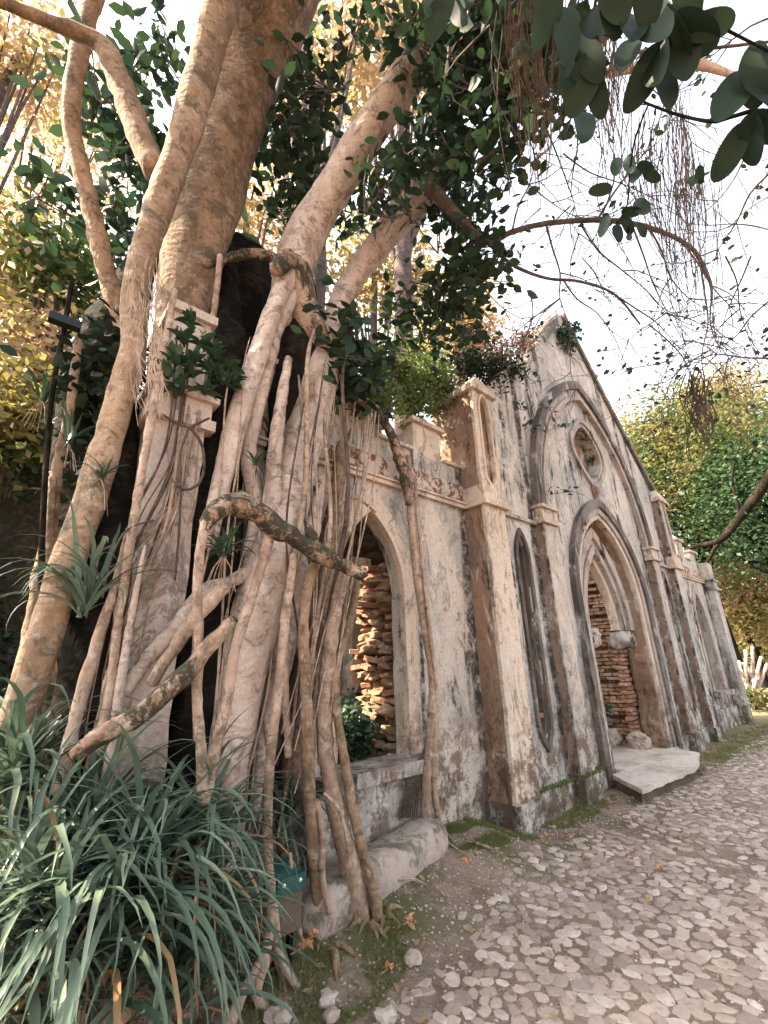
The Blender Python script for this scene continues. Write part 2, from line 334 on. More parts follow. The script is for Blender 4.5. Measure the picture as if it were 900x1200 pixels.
def cobble_geo(x, y, z, seed, s=1.0):
    r = random.Random(seed); n = r.choice((6, 7, 7, 8)); a0 = r.random()*6.3; asp = r.uniform(.55, 1.0); rot = r.random()*PI
    big = s * r.uniform(.84, 1.26) * (1.25 if r.random() < .12 else 1); tilt = (r.uniform(-.10, .10), r.uniform(-.10, .10)); hz = r.uniform(.002, .009)
    v = []
    for ring, (k, h) in enumerate(((1.0, -.02), (1.0, hz*.45), (.72, hz))):
        for i in range(n):
            rr = random.Random(seed*31 + i).uniform(.70, 1.18)
            a = a0 + 2*PI*i/n; lx = math.cos(a)*.0465*rr*big*k; ly = math.sin(a)*.0465*rr*big*k*asp
            X = lx*math.cos(rot) - ly*math.sin(rot); Y = lx*math.sin(rot) + ly*math.cos(rot)
            v.append((x + X, y + Y, z + h + X*tilt[0] + Y*tilt[1]))
    f = [(r_*n + i, r_*n + (i+1) % n, (r_+1)*n + (i+1) % n, (r_+1)*n + i) for r_ in range(2) for i in range(n)] + [tuple(2*n + i for i in range(n))]
    return v, f
PATH = empty('cobbled_path', (3, 1, 0), None, None); PATH['kind'] = 'structure'
rest = MB(); restp = MB()
cob_protos = []
for k in range(24):
    v, f = cobble_geo(0, 0, 0, 500 + k); me = bpy.data.meshes.new('cobble'); me.from_pydata(v, [], f); me.materials.append(M[('palecobble', 'cobble', 'pinkcobble')[k % 3]]); cob_protos.append(me)
for k, (_, x, y, g) in enumerate(stones):
    z = ground_h(x, y) + .001
    if k < 300:
        o = bpy.data.objects.new('cobble', random.choice(cob_protos)); C.objects.link(o); o.parent = PATH; o.location = (x-3, y-1, z); o.rotation_euler.z = random.random()*6.3
    else: (restp if random.random() < .33 else rest).add(*cobble_geo(x, y, z, k))
rest.build('cobbles', M['cobble'], PATH, kind='stuff', recalc=False); restp.build('pale_cobbles', M['palecobble'], PATH, kind='stuff', recalc=False)

# ------------------------------------------------------------------ the ruined chapel
YB, YG, YW = 2.95, 3.08, 3.25; AX = 7.86
CH = empty('ruined_chapel', (7.86, 3.3, 0), 'roofless ruined Gothic chapel front with tall gable, pointed doorway and peeling pink-grey plaster', 'chapel')
def part(mb, name, mat, parent=CH, **k): return mb.build(name, M[mat] if isinstance(mat, str) else mat, parent, **k)
mir = lambda pts: [(2*AX - x, z) for x, z in pts]
# gable wall with door, oculus and two blind niches cut through the plaster skin
def vesica(cx, w_, z0, z1, zs0, zs1, n=6):
    top = arch(cx, w_, zs1, z1, n); bot = [(x, zs0 - (z - zs1) * (zs0 - z0) / (z1 - zs1)) for x, z in top][::-1]; return top + bot
nich = lambda cx, g=0: vesica(cx, .115 + g, .70 - g*2, 3.18 + g*2, .95, 2.88)
oc = lambda r, n=40: [(AX+.05 + r*math.cos(2*PI*i/n)*(1+.06*math.cos(8*PI*i/n)), 5.26 + r*math.sin(2*PI*i/n)*(1+.06*math.cos(8*PI*i/n))) for i in range(n)]
gable_out = jit([(4.3, 0), (11.42, 0), (11.42, 5.05), (11.1, 5.25), (AX+.16, 8.5), (AX-.10, 8.52), (AX-.35, 8.05), (6.55, 7.05), (6.2, 6.55), (5.5, 6.05), (5.0, 5.55), (4.72, 5.30), (4.3, 5.2)], .12, .02)
door_h = [(x, z) for x, z in jit(arch(AX-.06, 1.10, 2.45, 3.95, 16, -.02), .12, .014)]
g = wall_plate(gable_out, [door_h, jit(oc(.50), .1, .012), jit(nich(5.15), .12, .006), jit(mir(nich(5.15)), .12, .006)], YG, 3.36)
part(g, 'gable_wall', 'plaster_grey')
for cx in (5.15, 2*AX-5.15):
    mb = MB().box(cx-.14, cx+.14, YG+.15, YG+.2, .6, 3.3); p_ = part(mb, 'niche_panel', 'plaster_brown' if cx > 8 else 'plaster')
    a_ = nich(cx, .055); b_ = nich(cx, 0); mb = MB().band(a_, b_, YG-.035, YG+.03, True); mb.band(nich(cx, 0), nich(cx, -.035), YG+.02, YG+.10, True)
    part(mb, 'niche_frame', 'black_moulding')
    part(MB().box(cx-.11, cx+.11, YG+.03, YG+.16, .95, 1.0), 'niche_ledge', 'plaster_brown')
# raised rake coping
for s_, pts in ((1, [(11.45, 5.30), (10.7, 5.93), (9.9, 6.68), (AX+.16, 8.60)]), (-1, [(AX-.25, 8.30), (6.9, 7.42)])):
    out_ = jit(pts, .15, .02, False); inn = [(x - .10*s_*.0 - .05*s_, z - .13) for x, z in out_]
    part(MB().band(out_, inn, YG-.06, 3.68), 'gable_coping', 'black_moulding')
# great blind arch: three rolls stepping back
def ring(w0, w1, a0, a1, zs, y0, y1, cx=AX, n=20, bottom=None): 
    return MB().band(arch(cx, w0, zs, a0, n, bottom), arch(cx, w1, zs, a1, n, bottom), y0, y1)
part(ring(2.24, 2.10, 6.78, 6.60, 3.62, YG-.11, YG+.02), 'great_arch_roll', 'black_moulding')
part(ring(2.095, 1.99, 6.595, 6.46, 3.62, YG-.06, YG+.02), 'great_arch_roll', 'moulding')
part(ring(1.985, 1.92, 6.455, 6.36, 3.62, YG-.09, YG+.02), 'great_arch_roll', 'moulding')
# oculus
n_ = 40
part(MB().band(oc(.66), oc(.58), YG-.05, YG+.02, True).band(oc(.575), oc(.50), YG-.02, YG+.16, True), 'oculus_frame', 'moulding')
part(MB().box(AX-.7, AX+.8, 3.30, 3.35, 4.6, 5.95), 'oculus_back', 'plaster_brown')
part(MB().tube([(AX, YG, 4.62), (AX, YG-.02, 4.5), (AX, YG-.03, 4.42), (AX, YG, 4.28)], [.03, .09, .08, .03], 8), 'oculus_drop', 'plaster_brown', smooth=True)
# doorway mouldings
part(ring(1.44, 1.30, 4.30, 4.14, 2.45, YG-.09, YG+.02, AX-.04, 16, .05), 'door_moulding', 'black_moulding')
part(ring(1.295, 1.20, 4.135, 4.02, 2.45, YG-.05, YG+.02, AX-.04, 16, .05), 'door_moulding', 'moulding')
part(ring(1.195, 1.11, 4.01, 3.93, 2.45, YG-.02, YG+.05, AX-.05, 16, .05), 'door_moulding', 'plaster_pink')
for k, (w0, w1, a0, a1, y0) in enumerate(((1.02, .86, 3.80, 3.62, 3.19), (.855, .78, 3.61, 3.50, 3.25), (.775, .66, 3.49, 3.34, 3.21), (.655, .56, 3.33, 3.20, 3.29))):
    part(ring(w0, w1, a0, a1, 2.05, y0, 3.42, AX-.1, 16), 'inner_arch_roll', 'plaster_pink' if k % 2 else 'moulding')
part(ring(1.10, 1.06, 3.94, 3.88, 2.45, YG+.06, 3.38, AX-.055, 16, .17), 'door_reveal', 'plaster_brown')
# brick soffit rings behind the inner arch
BR = [] 
def brick_mesh(sx, sy, sz, seed):
    r = random.Random(seed); v = []
    for dx in (-1, 1):
        for dy in (-1, 1):
            for dz in (-1, 1): v.append((dx*sx/2*(1+r.uniform(-.07, .03)), dy*sy/2*(1+r.uniform(-.07, .03)), dz*sz/2*(1+r.uniform(-.10, .03))))
    f = [(0,1,3,2),(4,6,7,5),(0,4,5,1),(2,3,7,6),(0,2,6,4),(1,5,7,3)]
    bm = bmesh.new(); vs = [bm.verts.new(p) for p in v]; [bm.faces.new([vs[i] for i in q]) for q in f]
    bmesh.ops.recalc_face_normals(bm, faces=bm.faces); bmesh.ops.bevel(bm, geom=bm.edges[:], offset=min(sx, sy, sz)*.09, segments=1, affect='EDGES')
    me = bpy.data.meshes.new('brick'); bm.to_mesh(me); bm.free(); return me
bp = [brick_mesh(.12, .25, .055, 40+k) for k in range(8)]
for me in bp: me.materials.append(M['brick'])
IW = empty('interior_wall', (9.1, 4.2, 0), 'ruined inner wall of orange brick courses seen through the pointed doorway', 'brick wall')
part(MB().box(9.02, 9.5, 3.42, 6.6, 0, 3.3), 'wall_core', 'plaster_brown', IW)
cnt = 0
for row in range(46):
    z = .05 + row*.066
    if row % 9 == 8: continue
    y = 3.40 + (.13 if row % 2 else 0)
    while y < 4.9 and cnt < 290:
        if random.random() > .07:
            o = bpy.data.objects.new('brick', bp[cnt % 8]); C.objects.link(o); o.parent = IW
            o.location = Vector((8.99 + random.uniform(-.035, .015), y + .13, z)) - IW.location; o.rotation_euler = (random.uniform(-.02, .02), random.uniform(-.05, .05), random.uniform(-.03, .03)); cnt += 1
        y += .265
# broken jamb stones, capital and threshold
def rock(c, r, seed, sq=(1, 1, 1), sub=2, rough=.35):
    bm = bmesh.new(); bmesh.ops.create_icosphere(bm, subdivisions=sub, radius=1)
    for v in bm.verts:
        d = v.co.copy(); k = 1 + rough*noise.noise(d*1.3 + Vector((seed*3.7, 0, 0))) + rough*.5*noise.noise(d*3 + Vector((seed*1.7, 5, 0)))
        m_ = max(abs(d.x), abs(d.y), abs(d.z)); k *= .55 + .45/ max(.6, m_)
        v.co = Vector((d.x*sq[0], d.y*sq[1], d.z*sq[2])) * k * r + Vector(c)
    m = MB(); bm.verts.index_update(); m.v = [tuple(v.co) for v in bm.verts]; m.f = [tuple(v.index for v in f.verts) for f in bm.faces]; bm.free(); return m
part(rock((8.52, 3.32, 1.90), .20, 3, (1.1, .9, .8), 3), 'capital', 'moulding', smooth=True)
part(rock((7.15, 3.32, 1.90), .20, 4, (1.1, .9, .8), 3), 'capital', 'moulding', smooth=True)
for q, (x0, x1, y0, y1) in enumerate(((8.80, 9.0, 3.12, 3.36),)):
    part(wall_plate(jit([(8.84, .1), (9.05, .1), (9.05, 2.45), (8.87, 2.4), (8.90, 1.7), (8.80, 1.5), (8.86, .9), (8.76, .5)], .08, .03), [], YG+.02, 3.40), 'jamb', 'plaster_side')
for r_ in range(23):
    for q in range(2):
        if random.random() < .85:
            o = bpy.data.objects.new('brick', bp[(r_+q) % 8]); C.objects.link(o); o.parent = CH; o.location = Vector((8.66 + .12*q + (.10 if r_ % 2 else 0) + random.uniform(-.03, .03), 3.50, .20 + r_*.068)) - CH.location; o.rotation_euler = (0, random.uniform(-.05, .05), PI/2 + random.uniform(-.06, .06))
part(MB().box(6.70, 6.84, 3.1, 3.9, 0, 2.5), 'jamb', 'plaster_grey')
# buttresses with lancet panels and little gabled caps
def buttress(x0, x1, mat, top=5.06):
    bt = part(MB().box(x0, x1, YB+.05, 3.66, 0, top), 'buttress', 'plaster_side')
    c = (x0+x1)/2; w_ = (x1-x0)/2
    skin = wall_plate(jit([(x0, .24), (x1, .24), (x1, top), (x0, top)], .14, .009), [jit(vesica(c, .095, 3.70, 5.0, 3.85, 4.78), .1, .004)], YB, YB+.045)
    part(skin, 'buttress_face', mat, bt)
    part(MB().band(vesica(c, .13, 3.64, 5.06, 3.82, 4.80), vesica(c, .098, 3.70, 5.0, 3.85, 4.78), YB-.018, YB+.01, True), 'lancet_frame', 'plaster_pink', bt)
    part(MB().box(x0-.05, x1+.05, YB-.06, YW-.002, 3.40, 3.46).box(x0-.025, x1+.025, YB-.03, YW-.002, 3.463, 3.66), 'string_course', 'plaster_pink', bt)
    part(MB().box(x0-.03, x1+.03, YB-.035, YW, -.1, .25), 'plinth', 'plaster_grey', bt)
    cp = MB(); z0 = top-.03; a = .055
    cp.box(x0-a, x1+a, YB-a, 3.7, z0, z0+.07)
    cp.add([(x0-a, YB-a, z0+.072), (x1+a, YB-a, z0+.072), (x1+a, 3.7, z0+.072), (x0-a, 3.7, z0+.072), (c, YB-a+.12, z0+.33), (c, 3.7, z0+.33)], [(0,1,4),(1,2,5,4),(2,3,5),(3,0,4,5),(3,2,1,0)])
    part(cp, 'buttress_cap', 'plaster_pink', bt)
    return bt
buttress(4.25, 4.68, 'plaster_pink'); buttress(11.04, 11.47, 'plaster_grey', 5.0)
for x0, x1 in ((5.60, 5.96), (2*AX-5.96, 2*AX-5.60)):
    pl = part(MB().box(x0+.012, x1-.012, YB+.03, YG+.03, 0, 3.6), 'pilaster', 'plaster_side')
    part(wall_plate(jit([(x0, 0), (x1, 0), (x1, 3.41), (x0, 3.41)], .12, .008), [], YB, YB+.029), 'pilaster_face', 'plaster', pl)
    part(MB().box(x0-.04, x1+.05, YB-.05, YG+.02, 3.42, 3.47).box(x0-.015, x1+.02, YB-.02, YG+.02, 3.473, 3.64).box(x0-.05, x1+.06, YB-.06, YG+.02, 3.643, 3.69), 'pilaster_capital', 'plaster_pink', pl)
    part(MB().box(x0-.03, x1+.03, YB-.04, YG, -.1, .30), 'pilaster_base', 'plaster_grey', pl)
for x0, x1 in ((4.685, 5.595), (5.965, 6.50), (2*AX-6.5, 2*AX-5.965), (2*AX-5.595, 2*AX-4.72)):
    part(MB().box(x0, x1, YG-.055, YG+.02, -.1, .27), 'plinth', 'plaster_grey'); 
for x0, x1 in ((4.69, 5.59), (2*AX-5.59, 2*AX-4.73)): part(MB().box(x0, x1, YG-.05, YG+.02, 3.40, 3.45), 'string_course', 'moulding')
# the two low wings
def wing(x0, x1, wc, zt, mat, sill_z=.80, ww=.41):
    wl = part(wall_plate(jit([(x0, -.1), (x1, -.1), (x1, 3.95), (x0, 3.95)], .15, .004), [jit(arch(wc, ww, 2.28, 3.09, 12, sill_z), .12, .010)], YW, 3.43), 'wing_wall', mat)
    part(MB().band(arch(wc, ww+.14, 2.28, 3.33, 14, sill_z+.02), arch(wc, ww-.005, 2.28, 3.075, 14, sill_z+.02), YW-.022, YW+.05), 'window_surround', 'plaster_pink' if x0 < 8 else 'moulding', wl)
    sl = part(MB().box(wc-ww-.22, wc+ww+.16, YW-.16, 3.50, sill_z-.105, sill_z), 'window_sill', 'moulding', wl)
    part(MB().box(x0, x1, YW-.05, YW+.02, 3.40, 3.445).box(x0, x1, YW-.075, YW+.02, 3.448, 3.47), 'cornice', 'plaster_pink', wl)
    part(MB().box(x0, x1, YW-.012, YW+.02, 3.473, 3.72), 'frieze', 'frieze', wl)
    return wl
W1 = wing(.75, 4.249, 2.71, 4, 'plaster_wing'); W2 = wing(11.475, 14.6, 13.32, 4, 'plaster_grey')
part(MB().box(2.02, 3.30, YW-.10, YW+.02, -.05, .69), 'sill_apron', 'plaster_grey', W1)
part(MB().box(11.6, 14.3, YW-.06, YW+.02, -.1, .42), 'plinth', 'plaster_grey', W2)
part(MB().box(12.8, 13.9, 3.40, 3.5, .8, 3.3), 'added_window_panel', 'plaster_brown', W2)  # added brown panel, dims the open far window
def merlon(x0, x1, z0, z1, mat, pr):
    m_ = part(wall_plate(jit([(x0, z0), (x1, z0), (x1, z1), (x0, z1)], .1, .008), [], YW+.004, 3.42), 'merlon', mat, pr)
    part(MB().box(x0-.05, x1+.05, YW-.05, 3.47, z1, z1+.055), 'merlon_coping', 'plaster_pink', m_)
    return m_
for x0, x1, z1 in ((1.15, 1.62, 4.28), (2.02, 2.78, 4.30), (3.40, 3.87, 4.36)): merlon(x0, x1, 3.952, z1, 'plaster_pink', CH)
for x0, x1, z1 in ((11.9, 12.35, 4.36), (12.75, 13.25, 4.38), (13.7, 14.25, 4.20)): merlon(x0, x1, 3.952, z1, 'plaster_grey', CH)
for x0, x1 in ((2.83, 3.35), (3.92, 4.245), (1.67, 1.97), (11.48, 11.85), (12.4, 12.7), (13.3, 13.65)):
    part(MB().box(x0, x1, YW-.04, 3.47, 3.955, 3.995), 'wall_coping', 'plaster_pink')
# end pilasters of the wings
def endpil(x0, x1, mat, y0, top):
    e = part(wall_plate(jit([(x0, -.1), (x1, -.1), (x1, top), (x0, top)], .12, .012), [], y0, 3.75), 'end_pilaster', mat)
    part(MB().box(x0-.04, x1+.06, y0-.05, 3.60, 3.22, 3.30).box(x0-.02, x1+.03, y0-.025, 3.60, 3.303, 3.44).box(x0-.05, x1+.07, y0-.06, 3.60, 3.443, 3.49), 'pilaster_capital', mat, e); return e
endpil(.56, .915, 'plaster_pale', YB, 3.5); endpil(14.3, 14.72, 'plaster_grey', 3.05, 3.95)
tr = part(MB().box(.62, .90, 3.05, 3.6, 3.5, 4.22), 'corner_turret', 'plaster_pink'); part(MB().box(.58, .94, 3.01, 3.65, 4.222, 4.30), 'turret_cap', 'plaster_pink', tr)
part(MB().box(14.75, 15.05, 3.2, 3.6, .25, .95), 'corner_block', 'plaster_grey')
# door slab and floor
SL = part(wall_plate([(5.95, 0), (8.6, 0), (8.6, .15), (5.95, .15)], [], 2.42, 2.5), 'slab_edge', 'slab')
bpy.data.objects.remove(SL)
def prism_z(poly, z0, z1):
    n = len(poly); return MB().add([(x, y, z0) for x, y in poly] + [(x, y, z1) for x, y in poly], [tuple(range(n))[::-1], tuple(n+i for i in range(n))] + [(i, (i+1) % n, n+(i+1) % n, n+i) for i in range(n)])
DS = empty('door_step', (7, 2.8, 0), 'broad pale stone slab forming the step in front of the chapel doorway', 'step')
part(prism_z(jit([(6.02, 2.46), (7.65, 2.36), (8.75, 2.62), (8.95, 3.0), (6.50, 3.0)], .07, .022), .115, .165), 'slab', 'slab', DS)
part(prism_z([(6.10, 2.52), (7.62, 2.42), (8.68, 2.66), (8.85, 3.0), (6.50, 3.0)], -.05, .112), 'slab_base', 'darkstone', DS)
part(MB().box(6.85, 9.1, 3.0, 7.5, -.05, .160), 'chapel_floor', 'slab')
# steps and boulders just inside the door
st = empty('stone_step', (8.45, 3.85, .16), 'rough block step inside the doorway beneath the brick wall', 'step')
part(rock((8.5, 3.95, .26), .28, 61, (1.3, .8, .55), 3, .25), 'block', 'bench', st); part(rock((8.7, 4.25, .42), .26, 62, (1.2, .8, .5), 3, .25), 'block', 'rubble', st)
for k, (c, r, lab) in enumerate((((8.62, 3.42, .26), .16, 'rounded pale boulder at the right foot of the doorway'), ((7.72, 4.1, .32), .22, 'dark boulder inside the doorway, left of the steps'))):
    tag(rock(c, r, 70+k, (1, 1, .9), 3, .3).build('boulder', M['bench' if k == 0 else 'darkstone'], None), lab, 'boulder')
# inner walls behind the left window
RB = empty('rubble_wall', (4.2, 4.9, 0), 'dark rough rubble wall inside the ruin behind the left window', 'stone wall')
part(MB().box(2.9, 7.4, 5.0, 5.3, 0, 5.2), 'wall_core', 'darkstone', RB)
stp = []
for s_ in range(10):
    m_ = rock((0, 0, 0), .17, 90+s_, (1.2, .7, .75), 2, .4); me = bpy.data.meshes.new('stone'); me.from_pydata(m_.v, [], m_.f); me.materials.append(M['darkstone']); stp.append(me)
for r_ in range(17):
    for q in range(12):
        o = bpy.data.objects.new('stone', random.choice(stp)); C.objects.link(o); o.parent = RB
        o.location = Vector((3.0 + q*.29 + (.14 if r_ % 2 else 0) + random.uniform(-.04, .04), 4.97 + random.uniform(-.05, .03), .12 + r_*.245)) - RB.location; o.rotation_euler = (0, random.uniform(-.2, .2), random.choice((0, PI)))
RP = empty('rubble_pier', (3.45, 3.85, 0), 'broken orange rubble pier standing in the sun behind the right side of the window', 'pier')
stq = []
for s_ in range(10):
    m_ = rock((0, 0, 0), .098, 190+s_, (1.25, 1.1, .52), 2, .5); me = bpy.data.meshes.new('stone'); me.from_pydata(m_.v, [], m_.f); me.materials.append(M['rubble']); stq.append(me)
part(MB().box(3.32, 3.62, 3.62, 4.10, 0, 2.65), 'pier_core', 'rubble', RP)
for r_ in range(32):
    for q, (dx, dy) in enumerate(((-.17, -.2), (-.19, .02), (-.16, .24), (.02, -.27), (.2, -.24))):
        o = bpy.data.objects.new('stone', random.choice(stq + bp[:5])); C.objects.link(o); o.parent = RP
        sh = .10*math.sin(r_*.9) if r_ > 12 else -.10 + .014*r_
        o.location = Vector((3.47 + dx + random.uniform(-.05, .05) + sh*.6, 3.86 + dy, .08 + r_*.083)) - RP.location; o.rotation_euler = (random.uniform(-.2, .2), random.uniform(-.3, .3), random.random()*6)
PP = tag(MB().box(3.42, 3.74, 4.50, 4.8, 1.45, 2.95).build('plaster_pier', M['plaster_grey'], None), 'pale plastered pier fragment seen through the left window above a dark hollow', 'pier')
tag(rock((3.66, 4.62, 1.45), .30, 83, (1, .9, 1.1), 3, .5).build('boulder', M['bench'], None), 'pinkish boulder wedged under the pale pier behind the window', 'boulder')
tag(rock((3.42, 4.4, 1.12), .11, 84, (1, .9, .8), 3, .4).build('boulder', M['bench'], None), 'small pale rock among leaves just above the window sill', 'boulder')
BK = empty('back_wall', (10, 7.6, 0), 'low plastered back wall of the roofless chapel, seen through the doorway', 'wall')
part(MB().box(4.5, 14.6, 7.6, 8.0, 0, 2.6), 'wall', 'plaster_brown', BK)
# rounded stone kerb below the window
bn = MB(); ns = 22
for i in range(ns):
    t = i/(ns-1); x = 1.7 + 1.55*t; y = 2.72 + .34*t**.7; e = (1 - abs(2*t-1)**9)**.5*.9 + .1; e = max(e, .25)
    for k in range(16):
        a = 2*PI*k/16; cx_ = math.copysign(abs(math.cos(a))**.55, math.cos(a)); cz_ = math.copysign(abs(math.sin(a))**.6, math.sin(a))
        q = Vector((x, y - .19*cx_*e + .02*(i in (0, ns-1)), .215 + .155*cz_*e)); q += Vector((.3, 1, 1)).normalized()*(.040*noise.noise(q*4) + .016*noise.noise(q*13)); bn.v.append(tuple(q))
bn.f = [(i*16+k, i*16+(k+1) % 16, (i+1)*16+(k+1) % 16, (i+1)*16+k) for i in range(ns-1) for k in range(16)] + [tuple(range(16)), tuple((ns-1)*16+k for k in range(16))]
tag(bn.build('stone_bench', M['bench'], None, smooth=True), 'low rounded stone bench with moss at the foot of the window wall', 'bench')
# iron rod from the far end
tag(MB().tube([(14.6, 3.1, 3.1), (16.6, 3.0, 3.16)], [.018, .014], 6, .0).build('iron_rod', M['black'], None), 'thin dark iron rod sticking out from the far end of the chapel', 'rod')

# ------------------------------------------------------------------ foliage tools
def leaf_shape(kind):
    if kind == 'oval':   # folded ellipse, 6 points + midrib
        v = [(0, 0, 0), (.30, .24, .05), (.65, .26, .06), (1, 0, -.04), (.65, -.26, .06), (.30, -.24, .05), (.5, 0, 0)]
        f = [(0, 6, 1), (1, 6, 2), (2, 6, 3), (3, 6, 4), (4, 6, 5), (5, 6, 0)]
    elif kind == 'diamond':
        v = [(0, 0, 0), (.45, .30, .05), (1, 0, 0), (.45, -.30, .05)]; f = [(0, 2, 1), (0, 3, 2)]
    return np.array(v, float), np.array(f)
def scatter(centers, size, kind='oval', droop=0.0, jitter=.35, nrm_up=.5, rs=None):
    rs = rs or RNG; V, F = leaf_shape(kind); n = len(centers)
    d = rs.normal(size=(n, 3)); d[:, 2] = d[:, 2]*.6 - droop; d /= np.linalg.norm(d, axis=1)[:, None]
    u = rs.normal(size=(n, 3)); u[:, 2] += nrm_up*2; u -= d*(u*d).sum(1)[:, None]; u /= np.linalg.norm(u, axis=1)[:, None]
    s_ = np.cross(u, d); sz = size * (1 + jitter*rs.uniform(-1, 1, n))
    P = centers[:, None, :] + sz[:, None, None]*(V[None, :, 0:1]*d[:, None, :] + V[None, :, 1:2]*s_[:, None, :] + V[None, :, 2:3]*u[:, None, :])
    FF = F[None] + (np.arange(n)*len(V))[:, None, None]
    return P.reshape(-1, 3), FF.reshape(-1, 3)
def tri_mesh(name, P, F, mat, parent=None, kind=None, label=None):
    L = root_loc(parent) if parent else Vector((0, 0, 0)); P = P - np.array(L)
    me = bpy.data.meshes.new(name); me.vertices.add(len(P)); me.vertices.foreach_set('co', P.astype(np.float32).ravel())
    me.loops.add(F.size); me.loops.foreach_set('vertex_index', F.astype(np.int32).ravel())
    me.polygons.add(len(F)); me.polygons.foreach_set('loop_start', np.arange(0, F.size, 3, dtype=np.int32)); me.polygons.foreach_set('loop_total', np.full(len(F), 3, np.int32))
    me.update(calc_edges=True); return tag(link(name, me, mat, parent), kind=kind, label=label)
def clumped(c, rad, nclump, per, spread, rs=None):      # points in clumps inside an ellipsoid, denser toward its skin
    rs = rs or RNG; d = rs.normal(size=(nclump, 3)); d /= np.linalg.norm(d, axis=1)[:, None]
    cc = np.array(c) + d*np.array(rad)*(rs.uniform(.35, 1, nclump)**.6)[:, None]
    pts = np.repeat(cc, per, 0) + rs.normal(size=(nclump*per, 3))*spread; return pts, cc
def far_tree(name, base, height, crown_c, crown_r, mat, label, cat, leaf=.22, nclump=60, per=110, spread=.45, lean=0, bm_='bark_dark', kind='diamond', trunk_r=.22, seed=0, group=None):
    rs = np.random.default_rng(seed+100); rr = random.Random(seed)
    t = empty(name, base, label, cat, group); B = Vector(base); Cc = Vector(crown_c)
    pts, cc = clumped(crown_c, crown_r, nclump, per, spread, rs)
    mid = B.lerp(Cc, .5) + Vector((rr.uniform(-.3, .3), rr.uniform(-.3, .3), 0)); fork = B.lerp(Cc, .72)
    MB().tube([B, mid, fork, Cc + Vector((0, 0, crown_r[2]*.4))], [trunk_r, trunk_r*.8, trunk_r*.6, trunk_r*.2], 9, .1, .4).build('trunk', M[bm_], t, smooth=True)
    lb = MB()
    for k in range(0, nclump, 3):
        q = Vector(cc[k]); a = mid.lerp(fork, rr.random()); m1 = a.lerp(q, .5) + Vector((0, 0, -.15*(q-a).length*rr.random()))
        lb.tube([a, m1, q], [trunk_r*.30, trunk_r*.18, .015], 5, .05, .5, caps=False)
    lb.build('limbs', M[bm_], t, smooth=True, kind='stuff')
    P, F = scatter(pts, leaf, kind, .15, rs=rs); tri_mesh('crown', P, F, M[mat], t, kind='stuff')
    return t
def px_tree(px, py, d, rpx, mat, label, name='broadleaf_tree', squash=.8, **k):      # a tree whose crown stands where the photograph shows it
    c = atd(px, py, d); r = rpx*depth(c)/FPX; c2 = (c.x, c.y, c.z)
    return far_tree(name, (c.x + .05*d*random.uniform(-1, 1), c.y, ground_h(c.x, c.y) - .1), 0, c2, (r, r, r*squash), mat, label, 'tree', **k)

# right-hand trees behind the chapel
px_tree(800, 560, 26, 95, 'green_far', 'broad green and yellow tree rising right behind the far end of the chapel', seed=1, nclump=90, per=330, leaf=.19, spread=.75, trunk_r=.35, group='trees beyond the chapel')
px_tree(905, 590, 24, 85, 'green_dark', 'dark green tree cut by the right edge, with a thick slanting dark limb before it', seed=2, nclump=64, per=330, leaf=.18, spread=.75, trunk_r=.35, group='trees beyond the chapel')
px_tree(865, 690, 30, 60, 'gold', 'golden lit tree low between the chapel end and the dark tree', seed=3, nclump=60, per=260, leaf=.20, spread=.7, group='trees beyond the chapel')
px_tree(890, 750, 38, 50, 'green_far', 'lower green tree at the end of the path behind the pale bare shrub', seed=4, nclump=50, per=200, leaf=.22, spread=.7, group='trees beyond the chapel')
px_tree(850, 500, 32, 60, 'gold', 'tall pale yellow tree top furthest behind the chapel gable', seed=5, nclump=50, per=220, leaf=.20, spread=.75, group='trees beyond the chapel')
hb = MB().tube([atd(905, 555, 20), atd(872, 600, 20), atd(845, 632, 20), atd(815, 640, 20.5), atd(790, 650, 21)], [.17, .15, .12, .07, .03], 8).tube([atd(845, 632, 20), atd(828, 660, 20.2), atd(815, 690, 20.5)], [.07, .05, .03], 6).tube([atd(868, 605, 20), atd(858, 560, 20.3), atd(868, 520, 20.5)], [.07, .04, .02], 6)
fa = [o for o in C.objects if o.get('label', '').startswith('dark green tree cut')][0]; hb.build('limb', M['bark_dark'], fa, smooth=True)
# hedge closing the far end of the path
pts, _ = clumped((44, 8, 2.2), (5, 12, 2.6), 160, 90, .8); P, F = scatter(pts, .35, 'diamond'); tag(tri_mesh('hedge', P, F, M['green_far']), 'long sunlit hedge of bushes closing the far end of the path', 'hedge', None, 'stuff')
# pale bare shrub
sh = empty('bare_shrub', (17.6, 3.7, 0), 'pale bare-stemmed shrub with stubby forked branches at the end of the path', 'shrub'); rr = random.Random(3)
b0 = at(880, 838, 3.7); 
mb = MB()
for px2, py2 in ((866, 775), (874, 762), (882, 758), (892, 770), (899, 778)):
    q = atd(px2, py2, (b0-CAM).length*1.0); md = b0.lerp(q, .5) + Vector((rr.uniform(-.15, .15), 0, .05)); mb.tube([b0, md, q], [.07, .05, .045], 7, .15)
    for s_ in range(2): mb.tube([md, md + Vector((rr.uniform(-.3, .3), rr.uniform(-.2, .2), .45))], [.045, .04], 6, .15)
mb.build('stems', M['bark_pink'], sh, smooth=True)
P, F = scatter(clumped((b0.x, b0.y, .35), (.9, .7, .3), 30, 40, .1)[0], .12, 'oval'); tri_mesh('leaves', P, F, M['green_far'], sh, kind='stuff')

